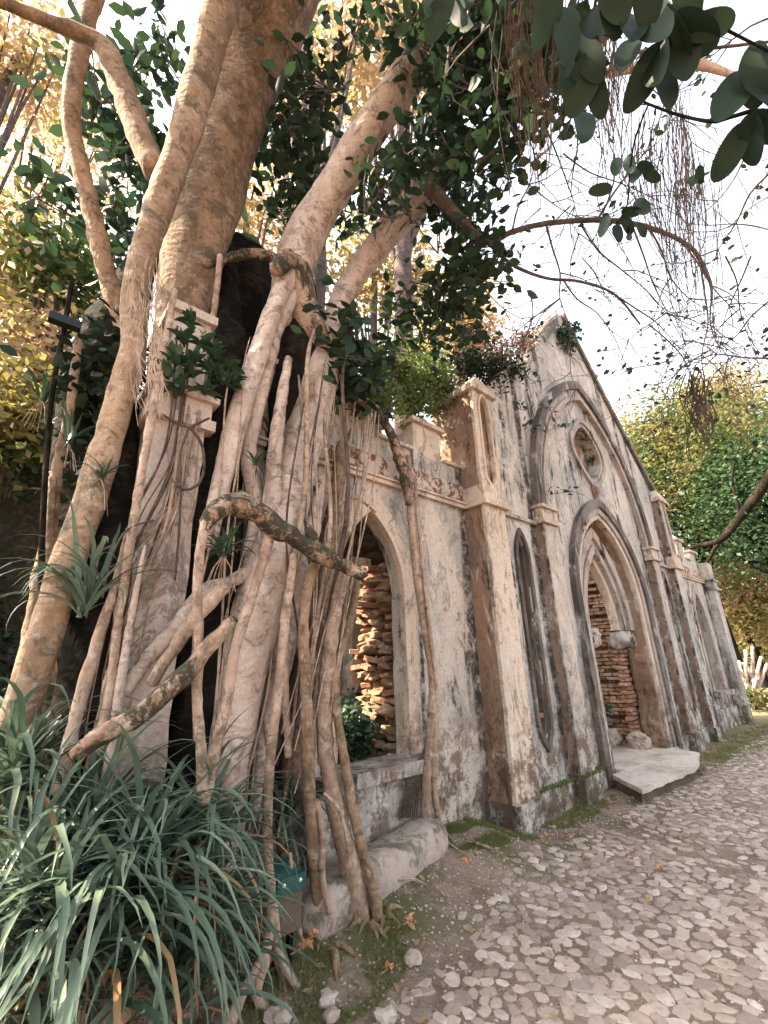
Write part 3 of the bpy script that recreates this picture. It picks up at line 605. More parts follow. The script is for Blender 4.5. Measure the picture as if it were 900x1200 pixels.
# left and centre woodland behind the fig
fl = [(20, 60, 17, 75, 'autumn', 'reddish gold tree top in the upper left corner'), (70, 190, 20, 80, 'autumn', 'pale gold leafed tree behind the slim left trunk'),
      (10, 300, 15, 60, 'autumn', 'yellow green tree at the left edge above the slope'), (75, 330, 13, 45, 'green_far', 'olive green tree behind the small black box'),
      (25, 430, 12, 60, 'autumn', 'golden low tree at the left edge beside the dark trunk'), (10, 500, 10, 28, 'green_far', 'small green tree low at the left edge above the litter slope'),
      (380, 60, 14, 80, 'autumn', 'orange lit tree top between the two great fig limbs'), (470, 60, 16, 70, 'gold', 'golden tree crown right of the rising pale fig limb'),
      (290, 250, 14, 60, 'autumn', 'ochre tree seen in the gap behind the fig stump'), (440, 320, 14, 65, 'gold', 'green gold tree behind the battlements of the left wing'),
      (530, 385, 16, 42, 'autumn', 'thin russet tree top over the wall between fig and gable')]
for k, (px, py, d, r, mt, lab) in enumerate(fl):
    px_tree(px, py, d, r, mt, lab, seed=20+k, nclump=46 if k not in (8,) else 30, per=70, leaf=.17, spread=.5, bm_='bark_twig', group='woodland trees behind the fig')
# undergrowth on the slope
pts, _ = clumped((-.6, 6.5, .9), (3.2, 2.5, 1.2), 110, 50, .18); pts[:, 2] = np.maximum(pts[:, 2], [hill_h(x, y)+.05 for x, y in pts[:, :2]])
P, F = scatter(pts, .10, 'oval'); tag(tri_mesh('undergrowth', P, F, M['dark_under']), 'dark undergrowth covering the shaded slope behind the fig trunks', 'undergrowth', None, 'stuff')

# ------------------------------------------------------------------ fig trees
def wfac(pts):            # how much a round limb spreads across its own width away from the picture centre
    o = []
    for i in range(len(pts)):
        a = pts[max(i-1, 0)]; b = pts[min(i+1, len(pts)-1)]; tx, ty = b[0]-a[0], b[1]-a[1]; L = math.hypot(tx, ty) or 1; nx, ny = -ty/L, tx/L
        x, y = pts[i][0]-450, pts[i][1]-600; q = math.hypot(x, y) or 1; c = nx*x/q + ny*y/q; k2 = 1 + q*q/FPX**2
        o.append(math.sqrt(c*c*k2 + (1-c*c)))
    return o
def pl(pts, Y=None):       # pixel polyline -> points, radii;  (px, py, width px[, Y])
    P = []; R_ = []
    for q in pts:
        y = q[3] if len(q) > 3 else Y; p = at(q[0], q[1], y) if y > 0 else atd(q[0], q[1], -y); P.append(p); R_.append(pxr(p, q[2]) * (.80 if q[2] >= 14 else .92))
    return P, [a/b for a, b in zip(R_, wfac(pts))]
def limb(t, name, pts, Y, mat, sides=12, lump=.12, label=None):
    P, R_ = pl(pts, Y); return MB().tube(P, R_, sides, lump).build(name, M[mat], t, smooth=True, label=label)
FA = empty('strangler_fig', (.45, 3.1, 0), 'towering left fig tree with two leaning trunks whose roots smother the end pilaster', 'fig tree')
limb(FA, 'trunk', [(282,-90,56,2.7),(262,-10,54,2.75),(238,80,50,2.8),(215,160,50,2.85),(190,230,48,2.9),(170,290,42,2.95),(158,350,42,3.0),(158,400,42,3.0),(146,450,44,3.05),(124,530,48,3.05),(98,610,50,3.05),(66,700,52,3.1),(42,780,56,3.1),(18,850,60,3.15),(-5,930,66,3.2),(-25,1010,70,3.2)], None, 'bark_tan', 18, .10)
limb(FA, 'trunk', [(352,-90,140,-8.3),(330,-10,132,-8.0),(294,80,122,-7.6),(262,170,114,3.5),(238,250,104,3.5),(222,320,94,3.45),(210,390,76,3.4),(196,450,60,3.4),(180,530,50,3.4),(160,640,40,3.35)], None, 'bark_patch', 20, .12)
limb(FA, 'trunk', [(150,-80,36),(112,-5,36),(88,90,32),(84,150,30),(95,200,28),(108,250,28),(122,310,30),(134,350,28),(150,420,26)], 4.0, 'bark_tan', 12, .12)
limb(FA, 'branch', [(-60,-20,18,3.6),(0,2,20,3.5),(50,22,22,3.4),(105,44,28,3.3),(125,62,30,3.25),(142,100,34,3.2),(160,150,36,3.1),(184,200,38,3.0)], None, 'bark_patch', 12, .14)
limb(FA, 'buttress_root_or_shade', [(215,200,14,4.3),(180,280,40,4.2),(146,360,78,4.2),(118,430,110,4.2),(105,540,110,4.15),(100,660,110,4.1),(95,780,110,4.0),(90,900,120,3.9),(85,1000,120,3.9)], None, 'bark_dark', 16, .2)
limb(FA, 'buttress_root_or_shade', [(280,300,80,4.4),(290,420,110,4.4),(280,560,110,4.3),(265,700,110,4.2),(250,900,120,4.0)], None, 'bark_dark', 16, .2)
limb(FA, 'buttress_root_or_shade', [(266,285,24,3.8),(264,345,44,3.65),(262,420,70,3.3),(256,520,74),(250,620,84),(244,720,90),(236,820,96),(226,930,104),(222,1040,110)], 3.14, 'bark_dark', 18, .2)  # near-black mass standing in for deep shade between pilaster and column
limb(FA, 'buttress_root_or_shade', [(150,470,30),(136,560,70),(126,660,92),(116,760,104),(104,870,110),(96,980,120)], 3.22, 'bark_dark', 16, .2)  # near-black mass, shade put in to cover the bright pilaster side
pts = []
for px_, py_, rx_ in ((135,400,24),(110,450,18),(150,470,24),(205,520,16),(240,560,14),(105,560,14),(150,560,18)):
    for q_ in range(9): pts.append(np.array(at(px_+random.uniform(-rx_, rx_), py_+random.uniform(-40, 40), 3.75)) + RNG.normal(size=(16, 3))*.13)
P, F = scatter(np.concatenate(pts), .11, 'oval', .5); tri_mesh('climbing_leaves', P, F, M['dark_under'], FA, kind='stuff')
limb(FA, 'buttress_root_or_shade', [(92,400,12),(82,480,16),(66,560,22),(55,640,28),(42,720,30),(26,800,32),(5,880,36),(-20,960,40)], 3.7, 'bark_tan', 10, .16)
limb(FA, 'buttress_root_or_shade', [(62,560,12),(58,640,10),(60,720,9),(64,800,9)], 3.65, 'bark_tan', 8, .16)
limb(FA, 'buttress_root_or_shade', [(150,620,6),(134,690,12),(118,740,18),(100,800,22),(84,860,22),(70,930,26),(60,990,28)], 2.85, 'root', 10, .16)
limb(FA, 'buttress_root_or_shade', [(205,340,8),(194,400,11),(186,450,13),(176,500,14),(165,560,14),(152,640,15),(140,720,15),(130,800,16),(116,880,20)], 2.82, 'root', 10, .2)
limb(FA, 'buttress_root_or_shade', [(170,640,4),(158,700,9),(146,770,13),(134,850,16),(124,920,18),(116,980,20)], 2.80, 'bark_pink', 12, .14)
limb(FA, 'branch', [(240,310,12),(262,304,16),(290,298,18),(318,300,20)], 3.2, 'bark_mossy', 10, .2)
limb(FA, 'branch', [(258,300,8),(254,340,8),(246,400,8),(238,470,7)], 3.1, 'root', 6, .1)
# climbing and clinging roots over the pilaster
rr = random.Random(11)
for k in range(17):
    x0 = rr.uniform(206, 236); x1 = rr.uniform(92, 138); xm = x0*.40 + x1*.60 + rr.uniform(-12, 12); w_ = rr.choice((1.6, 2, 2, 2.5, 3, 3, 5))
    y0 = rr.uniform(470, 520) if k % 3 else rr.uniform(380, 450); y1 = rr.uniform(780, 960); Y = 2.90 - .010*(k % 5)
    pts = [(x0, y0, w_), (x0*.8+xm*.2 + rr.uniform(-8, 8), y0*.72+y1*.28, w_), (xm, (y0+y1)/2, w_*1.1), (x1*.6+xm*.4 + rr.uniform(-9, 9), y0*.25+y1*.75, w_*1.1), (x1, y1, w_*1.2)]
    limb(FA, 'aerial_root', pts, Y, 'hair_root' if w_ < 5 and k % 3 == 0 else 'root', 6 if w_ < 5 else 8, .12)
for pts in ([(222,500,4),(236,520,4),(239,548,4),(232,568,4),(214,574,4),(200,560,3)], [(222,500,3),(212,530,3),(212,570,3),(210,620,3),(205,680,3)], [(190,485,3),(210,498,3),(222,500,4),(245,490,3)],
            [(130,640,3),(112,650,3),(113,668,3),(124,690,3)], [(180,610,3),(150,620,3),(132,650,3),(120,700,3)]): limb(FA, 'aerial_root', pts, 2.8, 'hair_root', 6, .1)
# hanging wisps on the left trunk
rr = random.Random(5)
ws = MB()
for k in range(60):
    x = rr.uniform(150, 190); y = rr.uniform(300, 440); P, R_ = pl([(x, y, 1.4), (x+rr.uniform(-6, 6), y+18, 1.4), (x+rr.uniform(-9, 9), y+40, 1.1), (x+rr.uniform(-12, 12), y+62, .8)], 2.78); ws.tube(P, R_, 4, 0, .05, caps=False)
ws.build('hair_roots', M['root'], FA, kind='stuff')

FB = empty('strangler_fig', (1.6, 2.9, 0), 'right fig tree with smooth pink trunk and a curtain of roots beside the window', 'fig tree')
limb(FB, 'trunk', [(575,-60,66,-7.2),(522,20,62,-7.0),(480,85,58,-6.7),(442,140,56,-6.4),(408,195,56,-6.1),(378,240,58,-5.8),(354,285,60,3.1),(342,330,54,3.1),(330,380,40,3.15)], None, 'bark_pink', 18, .10)
limb(FB, 'trunk', [(392,385,50,3.1),(375,430,56,3.1),(358,500,62,3.05),(340,570,70,3.0),(322,640,78,2.95),(300,720,80,2.9),(284,800,72,2.9),(270,880,62,2.85),(258,960,62,2.85),(250,1040,66,2.85)], None, 'bark_pink', 20, .08)
limb(FB, 'trunk', [(540,180,60,-6.9),(484,235,50,-6.5),(448,280,42,-6.2),(415,325,38,-5.8),(392,370,30,3.1),(375,420,22,3.05),(362,480,18,3.0),(352,540,16,2.98),(340,590,14,2.97)], None, 'bark_pink', 14, .10)
limb(FB, 'buttress_root_or_shade', [(352,300,16),(354,360,50),(348,430,64),(338,500,60),(330,570,50)], 3.17, 'bark_dark', 12, .2)  # near-black filler standing in for shade under the knot
limb(FB, 'stump', [(345,315,46),(352,345,50),(360,372,48),(372,400,36)], 3.0, 'bark_mossy', 14, .3)
o = limb(FB, 'sawn_knot', [(322,318,20),(330,310,30),(338,302,34)], 2.85, 'bark_mossy', 12, .2)
limb(FB, 'trunk', [(354,300,28,3.0),(333,335,30,2.95),(311,390,30,2.92),(291,450,31,2.9),(271,520,33,2.88),(254,590,30,2.86),(243,640,22,2.85)], None, 'bark_pink', 14, .10)
limb(FB, 'trunk', [(352,335,20),(328,375,24),(312,430,26),(298,490,26),(290,540,24),(300,600,22),(292,650,22)], 2.98, 'bark_pink', 12, .12)
limb(FB, 'trunk', [(338,420,10),(328,480,18),(322,540,24),(318,600,30),(300,660,26),(270,682,20),(240,694,22),(205,735,22),(170,775,22),(140,815,22),(118,850,20)], 2.88, 'bark_pink', 12, .14)
limb(FB, 'trunk', [(376,560,10),(366,620,26),(352,680,34),(336,740,36),(322,810,32),(308,880,30),(300,960,30)], 2.92, 'bark_pink', 14, .12)
limb(FB, 'trunk', [(400,520,12),(392,600,26),(380,680,44),(368,760,54),(356,850,50),(346,930,50)], 3.1, 'bark_patch', 14, .14)
# broken mossy limb across the roots, and the long fallen one lower down
BL = limb(FB, 'broken_limb', [(240,622,14),(248,604,24),(264,592,34),(284,590,34),(305,602,28),(325,618,29),(350,634,25),(372,646,30),(386,654,24),(404,663,18),(424,674,17)], 2.45, 'bark_mossy', 14, .28)
limb(BL, 'broken_stub', [(372,646,14),(366,628,16),(362,618,14)], 2.45, 'bark_mossy', 10, .3)
limb(FB, 'aerial_root', [(240,612,14),(234,650,15),(231,700,15),(233,760,15),(231,820,15),(236,880,17),(238,940,18)], 2.45, 'root', 10, .14)
limb(FB, 'aerial_root', [(318,620,16),(306,665,15),(292,710,15),(276,760,16),(266,820,16),(252,880,18),(238,940,20)], 2.5, 'root', 10, .14)
DG = limb(FB, 'broken_limb', [(88,884,22),(110,866,26),(140,850,28),(180,824,30),(222,784,28),(250,752,22),(274,726,14)], 2.42, 'bark_mossy', 14, .18)
limb(FB, 'aerial_root', [(178,800,18),(204,760,20),(230,722,22),(262,690,22)], 2.6, 'root', 10, .16)
R = 'aerial_root'
limb(FB, R, [(386,640,18,2.6),(366,668,16,2.6),(356,720,16,2.6),(357,780,17,2.6),(360,850,18,2.6),(362,920,19,2.62),(368,1000,20,2.65),(374,1060,20,2.68),(384,1124,18,2.7)], None, 'bark_patch', 10, .14)
limb(FB, R, [(372,940,8),(378,980,9),(378,1030,9),(386,1070,8)], 2.6, 'root', 8, .14)
limb(FB, R, [(404,670,18,2.7),(392,720,20,2.7),(384,780,22,2.7),(380,840,24,2.7),(384,900,25,2.7),(396,960,28,2.68),(410,1010,30,2.68),(420,1060,30,2.68),(428,1108,34,2.68)], None, 'root', 12, .14)
limb(FB, R, [(420,660,10,2.8),(412,720,12,2.75),(397,770,12,2.7),(392,810,12,2.65),(402,880,12,2.63),(414,950,13,2.62),(428,1010,14,2.62),(440,1060,18,2.62),(446,1100,24,2.62)], None, 'bark_patch', 10, .16)
limb(FB, R, [(440,1085,10),(452,1096,9),(466,1100,7)], 2.58, 'root', 8, .2)
limb(FB, R, [(380,930,4),(395,945,5),(404,970,5),(408,1000,4)], 2.5, 'root', 6, .1)
limb(FB, R, [(345,650,10),(335,720,12),(328,790,12),(320,860,12),(314,930,13),(314,1000,13),(318,1060,13),(324,1120,14)], 2.55, 'root', 10, .16)
limb(FB, R, [(318,1040,10),(316,1090,14),(308,1130,18),(300,1165,16),(316,1190,12)], 2.5, 'root', 10, .2)
limb(FB, R, [(322,1060,8),(326,1110,12),(338,1140,14),(354,1166,12)], 2.5, 'root', 10, .2)
limb(FB, R, [(308,1120,10),(290,1150,14),(275,1185,16),(262,1220,16)], 2.45, 'root', 10, .2)
limb(FB, R, [(340,1000,5),(345,1060,6),(352,1095,7)], 2.62, 'root', 6, .2)
limb(FB, R, [(478,535,8,3.1),(481,590,10,3.1),(487,660,11,3.1),(497,730,11,3.1),(507,790,12,3.08),(505,850,12,3.08),(500,910,14,3.08),(500,968,16,3.08)], None, 'root', 10, .12)
limb(FB, R, [(486,560,4),(494,650,5),(504,740,6),(512,820,6),(508,900,7),(514,965,8)], 3.04, 'root', 8, .12)
limb(FB, R, [(510,962,7),(520,975,6),(532,985,4)], 2.98, 'root', 6, .15)
for k in range(9): limb(FB, R, [(502-k, 860+5*k, 2.2), (494-k*1.6, 900, 2.4), (488-k*2.5, 958, 2.2)], 3.1, 'hair_root', 5, .1)
# mossy stem climbing over the parapet
limb(FB, 'branch', [(420,470,8),(440,482,10),(456,505,14),(466,530,18),(474,560,16),(480,590,10)], 3.08, 'bark_mossy', 10, .3)
limb(FB, 'branch', [(456,505,8),(452,490,7),(458,478,5)], 3.05, 'bark_mossy', 8, .2)
limb(FB, 'branch', [(420,486,3),(405,520,5),(400,545,6),(396,580,5)], 3.1, 'bark_mossy', 8, .2)
# taut strings falling from the parapet
rr = random.Random(2)
for x0, y0, x1, y1, w_ in ((416,470,352,830,4),(432,478,392,720,5),(440,482,398,700,5),(436,480,366,860,3),(428,490,345,880,3),(444,486,410,690,3),(402,560,330,860,2.5),(418,560,385,850,3),(426,555,398,760,3),(395,700,345,930,3),(400,690,320,900,3)):
    xm = (x0+x1)/2 + rr.uniform(2, 8); ym = (y0+y1)/2; w_ *= .62; limb(FB, R, [(x0, y0, w_, 3.05), ((x0+xm)/2+2, (y0+ym)/2, w_, 2.9), (xm, ym, w_, 2.75), (x1, y1, w_, 2.6)], None, 'root', 6, .05)
limb(FB, R, [(380,665,3),(382,620,3),(398,590,4),(418,584,4),(440,600,3)], 3.0, 'root', 6, .1)
for k in range(7):                                 # small tangle at the trunk foot
    x = rr.uniform(290, 350); limb(FB, R, [(x+20, 760, 3), (x+rr.uniform(-4, 12), 830, 3.5), (x+rr.uniform(-8, 6), 900, 4), (x-8, 980, 4)], 2.85, 'root', 6, .14)
for k in range(6): x = rr.uniform(345, 372); limb(FB, R, [(x, 440, 3), (x+rr.uniform(-8, 4), 500, 3.5), (x-14, 570, 3), (x-20+rr.uniform(-6, 6), 640, 3)], 2.9, 'root', 6, .1)

rr = random.Random(77)
for k in range(15):                                 # curtain of thinner roots over the columns
    x = rr.uniform(262, 405); y0 = rr.uniform(420, 520); y1 = rr.uniform(820, 960); w_ = rr.choice((1.6, 2, 2.5, 3, 6, 8)); sl = -.20*(y1-y0)*(1 if x < 340 else .55)/2.2
    Y = 2.80 if x < 330 else 2.72; limb(FB, R, [(x+8, y0-40, w_*.3, Y+.12), (x, y0, w_*.8, Y), (x+sl*.3+rr.uniform(-14, 14), y0*.7+y1*.3, w_, Y), (x+sl*.65+rr.uniform(-14, 14), y0*.35+y1*.65, w_*1.1, Y), (x+sl+rr.uniform(-6, 6), y1, w_*1.2, Y)], None, 'root' if k % 3 else 'hair_root', 6, .14)
for (x, y), sp_ in (((384,1122),3),((428,1106),5),((446,1098),4),((503,968),3),((322,1120),3)):
    for k in range(sp_):
        a = rr.uniform(-.3, 3.4); L = rr.uniform(14, 34); Y = 2.66 if y > 1000 else 3.05
        g0 = at(x, y-12, Y); g1 = g0 + Vector((math.cos(a)*L*.0045, -abs(math.sin(a))*L*.0045, 0)); g2 = g0 + Vector((math.cos(a)*L*.010, -abs(math.sin(a))*L*.008, 0))
        g1.z = ground_h(g1.x, g1.y) + .015; g2.z = ground_h(g2.x, g2.y) - .004
        MB().tube([g0, g1, g2], [.026, .018, .006], 8, .25).build('surface_root', M['bark_patch'], FB, smooth=True)
# right-reaching overhead limbs of the fig
def dl(pts): 
    P = [atd(x, y, d) for x, y, w_, d in pts]; return P, [pxr(p, q[2])/k for p, q, k in zip(P, pts, wfac(pts))]
def dlimb(t, name, pts, mat, sides=9, lump=.1):
    P, R_ = dl(pts); return MB().tube(P, [q*.8 for q in R_], sides, lump).build(name, M[mat], t, smooth=True)
dlimb(FB, 'branch', [(500,215,26,5.6),(545,262,16,5.8),(572,284,10,6.0),(600,272,9,6.2),(640,262,9,6.4),(700,258,9,6.5),(750,264,9,6.5),(790,278,8,6.4),(815,296,8,6.3),(832,330,6,6.2),(834,350,4,6.1)], 'bark_twig')
dlimb(FB, 'branch', [(572,284,8,6.0),(600,310,6,6.1),(640,326,5,6.2),(680,330,5,6.3),(720,345,4,6.3),(750,380,3,6.4)], 'bark_twig', 7)
dlimb(FB, 'branch', [(610,95,12,5.5),(660,96,14,5.6),(700,88,16,5.7),(740,80,18,5.8),(780,76,18,5.9),(820,76,20,6.0),(860,88,12,6.1),(920,100,9,6.2)], 'bark_pink')
dlimb(FB, 'branch', [(560,190,8,5.4),(620,150,7,5.5),(680,112,6,5.6),(740,64,6,5.7),(800,60,6,5.8),(910,48,5,6)], 'bark_twig', 7)
rr = random.Random(21); tw = MB(); tips = []
def grow(x, y, a, L, w_, d, lev):
    pts = [(x, y, w_, d)]; n = 4; aa = a
    for i in range(n):
        aa += rr.uniform(-.38, .38) + .06*math.sin(a*3); x += math.cos(aa)*L/n; y += math.sin(aa)*L/n; d += rr.uniform(-.08, .08); pts.append((x, y, w_*(1-.18*(i+1)), d))
        if lev < 3 and i > 0:
            for q in range(rr.choice((1, 1, 2))): grow(x, y, aa + rr.choice((-1, 1))*rr.uniform(.35, 1.1), L*rr.uniform(.45, .75), w_*.60, d, lev+1)
    P, R_ = dl(pts); tw.tube(P, R_, 4 if w_ < 2.4 else 5, .0, .07, caps=False)
    if lev >= 2: tips.append(P[-1]); tips.append(P[2])
for x, y, a, L, w_ in ((640,262,1.2,120,3.2),(700,258,-1.2,120,3.2),(760,266,1.3,130,3.2),(800,285,.7,120,3.2),(820,305,1.5,150,3.2),(720,345,.9,120,2.6),(660,328,1.2,110,2.6),(600,272,-1.1,120,2.8),(560,250,1.6,120,2.6),(680,112,1.5,130,3),(740,70,.9,120,3),(860,88,1.4,150,3),(880,100,.8,140,3),(640,150,1.4,130,2.8),(880,300,2.0,110,2.6),(905,200,2.4,150,3),(905,350,2.6,130,2.6),(834,350,1.7,100,2.6),(600,200,.9,120,2.6),(905,20,2.6,110,3),(905,270,3.0,100,2.6),(560,330,.6,90,2.0),(620,340,1.0,80,2.0),(480,330,.2,80,2.2),(680,262,.6,150,3.2),(740,262,.9,150,3),(760,380,.8,110,2.6),(850,300,1.0,130,2.8),(900,420,3.6,120,2.6),(600,120,.8,130,2.8),(660,180,.5,150,2.6),(720,180,1.3,130,2.6),(900,140,2.2,150,2.8)):
    grow(x, y, a, L, w_, rr.uniform(6.0, 7.2), 1)
tw.build('twigs', M['bark_twig'], FB, kind='stuff', recalc=False)
tp = np.array([tuple(p) for p in tips]); sel = tp[RNG.random(len(tp)) < .09]
P, F = scatter(np.repeat(sel, 4, 0) + RNG.normal(size=(len(sel)*4, 3))*.07, .075, 'oval'); tri_mesh('sparse_leaves', P, F, M['fig_leaf'], FB, kind='stuff')
# hanging root tufts
def tuft(x0, x1, y0, y1, n, d, w_, mat, sp=14, name='hanging_roots'):
    m_ = MB()
    for k in range(n):
        t_ = rr.random(); x = x0 + (x1-x0)*t_ + rr.uniform(-sp, sp); y = y0 + rr.uniform(-10, 50); L = (y1-y0)*rr.uniform(.35, 1); P, R_ = dl([(x, y, w_, d), (x+rr.uniform(-8, 8), y+L*.35, w_, d), (x*.8+.2*x1+rr.uniform(-10, 10), y+L*.7, w_*.8, d), (x*.5+.5*x1+rr.uniform(-12, 12), y+L, w_*.5, d)]); m_.tube(P, R_, 4, 0, .08, caps=False)
    return m_.build(name, M[mat], FB, kind='stuff', recalc=False)
tuft(605, 645, -10, 250, 55, 4.4, 1.5, 'hair_root', 34); tuft(690, 730, 20, 180, 60, 4.8, 1.6, 'bark_twig', 18)
tuft(790, 800, 110, 270, 26, 4.6, 1.2, 'bark_twig', 10); tuft(780, 830, 180, 400, 45, 5.2, 1.1, 'bark_twig', 18); tuft(805, 830, 440, 520, 40, 6.5, 1.8, 'hair_root', 8)
tuft(720, 815, 130, 330, 40, 5.5, 1.4, 'bark_twig', 20)

# crowns: clumps of leathery leaves
def px_clumps(regions, leaf, per, spread, mat, t, dens=1.0, rs=None, droop=.25, name='crown', kindl='oval'):
    rs = np.random.default_rng(rs or 1); out = []; tw_ = MB()
    for (x, y, rx, ry, d0, d1, n) in regions:
        for k in range(int(n*dens)):
            a = rs.uniform(0, 2*PI); r = math.sqrt(rs.random()); c = atd(x + rx*r*math.cos(a), y + ry*r*math.sin(a), rs.uniform(d0, d1))
            out.append(np.array(c) + rs.normal(size=(per, 3))*spread)
            if k % 2 == 0:
                c0 = Vector(out[-1][0]); 
                for q in range(3): tw_.tube([c0, Vector(out[-1][q+1]).lerp(c, .2), Vector(out[-1][q+2])], [.010, .008, .004], 4, 0, .2, caps=False)
    pts = np.concatenate(out); P, F = scatter(pts, leaf, kindl, droop, rs=rs); tri_mesh(name, P, F, M[mat], t, kind='stuff'); tw_.build('twigs', M['bark_twig'], t, kind='stuff', recalc=False)
px_clumps([(110,110,22,30,7,8.5,5),(150,180,20,40,7,8.5,8),(135,260,20,40,6.5,7.5,7),(170,215,14,50,7,8,4),(250,305,30,40,7,8,8),(300,140,18,80,8.6,9.6,10),(50,245,28,20,6.5,7.2,3),(185,60,20,40,8,9,6),(330,80,25,70,8.4,9.4,8)], .19, 20, .22, 'fig_leaf', FA, 1, 3)
px_clumps([(450,-420,300,120,7,9,50),(-120,-520,250,120,7,9,40)], .2, 34, .30, 'fig_leaf', FA, 1, 13)
px_clumps([(345,140,24,40,6.6,7.6,7),(385,80,30,40,7.4,8.4,5),(430,40,30,30,7.6,8.6,4),(530,130,40,60,6.2,7.4,14),(570,90,40,70,5.6,6.8,15),(535,220,35,60,5.8,6.8,15),(530,340,30,60,5.6,6.6,16),(350,190,28,40,6.4,7.2,8),(500,40,40,30,6,7,8),(590,20,50,40,5,6,14),(410,240,26,40,6.8,7.8,7),(640,60,36,60,4.8,5.4,10),(480,370,30,30,5.6,6.2,4),(412,425,26,30,4.4,4.9,16),(555,300,20,50,5.4,6.2,8),(470,190,30,40,5.2,6.0,8),(590,160,20,60,5.2,6.2,10),(350,240,25,40,6.6,7.4,8)], .145, 22, .19, 'fig_leaf', FB, 1, 4)
P, F = scatter(clumped((-2.95, 4.50, 6.57), (1.5, 1.3, .7), 60, 40, .25)[0], .19, 'oval'); tri_mesh('crown', P, F, M['fig_leaf'], FB, kind='stuff')  # unseen leaf clump, added to block a sun patch on the ground
px_clumps([(640,-330,380,140,6,8,80)], .2, 34, .28, 'fig_leaf', FB, 1, 14)  # crown above the frame, enlarged to keep sun off the path
# near bough of big leaves, top right
NB = empty('fig_bough', atd(850, 120, 2.6), 'near drooping bough of big dark round leaves in the upper right corner', 'branch')
big = []
for k in range(5):
    V, F_ = leaf_shape('oval'); n_s = 12; v = []; f = []
    for i in range(n_s+1):
        t = .5 - .5*math.cos(PI*i/n_s); wd = .006 + .27*math.sqrt(max(0, 1-(2*t-1)**2))*(1+.10*math.sin(3*t+k)); z = (-.06-.06*k)*t*t + .025*math.sin(k+t*6)
        v += [(t, -wd, z+.28*wd + .012*math.sin(9*t+k)), (t, 0, z), (t, wd, z+.28*wd - .012*math.sin(8*t+k))]
    for i in range(n_s):
        a = 3*i; f += [(a, a+3, a+4, a+1), (a+1, a+4, a+5, a+2)]
    me = bpy.data.meshes.new('leaf'); me.from_pydata(v, [], f); me.materials.append(M['big_leaf']); me.shade_smooth(); big.append(me)
rr = random.Random(9)
def bleaf(t, x, y, wpx, ang, d, mat=None):
    c = atd(x, y, d); L = wpx*.76*d/FPX; fx = ROT @ Vector((math.cos(ang), -math.sin(ang), rr.uniform(-.5, .5))); fx.normalize()
    nn = (CAM - c).normalized() + Vector([rr.uniform(-.55, .55) for _ in range(3)]); nn -= fx*nn.dot(fx); nn.normalize(); yy = nn.cross(fx)
    Mx = Matrix((fx, yy, nn)).transposed().to_4x4(); o = bpy.data.objects.new('leaf', rr.choice(big)); C.objects.link(o); o.parent = t
    st = c - fx*L*.5; o.matrix_world = Matrix.Translation(st - root_loc(t)) @ Mx @ Matrix.Diagonal((L, L, L, 1)); return st
for x, y, w_, a in ((858,112,52,2.2),(884,85,50,1.4),(896,100,46,.8),(858,175,48,1.9),(880,165,46,1.2),(897,150,40,.7),(742,30,46,1.8),(765,25,50,1.2),(790,40,52,.9),(815,38,54,.4),(830,30,44,.2),(800,62,50,1.4),(770,72,52,1.7),(755,92,54,2.0),(780,96,46,1.3),(700,25,46,2.4),(735,62,44,2.0),(720,10,46,1.2),(685,145,50,1.7),(682,100,54,1.9),(700,112,40,1.2),(668,80,50,1.9),(690,65,50,1.2),(665,40,52,1.5),(640,20,50,1.9),(720,-8,50,1),(760,-6,50,1.3),(805,-4,46,1.0),(516,14,44,2.1),(535,10,40,1.3),(500,-2,40,1.6),
                    (708,265,24,1.9),(724,272,22,1.4),(735,262,24,1.0),(736,272,24,2.1),(752,242,24,1.1),(740,248,22,.4),(748,200,26,2.2),(738,192,24,1.5),(762,205,22,1.0),(722,195,20,1.6),(706,222,26,2.9),(752,268,18,1.2),(757,196,20,.5),(820,205,18,1.2),(812,212,16,2.0)):
    bleaf(NB, x, y, w_, a, 2.2 if w_ > 30 else 3.0)
dlimb(NB, 'stem', [(930,135,9,2.2),(880,130,8,2.25),(840,142,7,2.3),(800,136,6,2.35),(760,122,5,2.4),(735,110,3,2.4)], 'bark_dark', 7)
dlimb(NB, 'stem', [(900,60,6,2.2),(840,30,7,2.25),(780,5,8,2.3),(720,-20,9,2.35)], 'bark_dark', 7)
dlimb(NB, 'stem', [(760,122,3,3.0),(745,160,3,3.0),(738,200,3,3.0),(735,240,2.5,3.0),(722,262,2,3.0)], 'bark_dark', 6)
dlimb(NB, 'stem', [(700,-10,6,2.3),(690,50,4,2.3),(684,120,3,2.2)], 'bark_dark', 6)

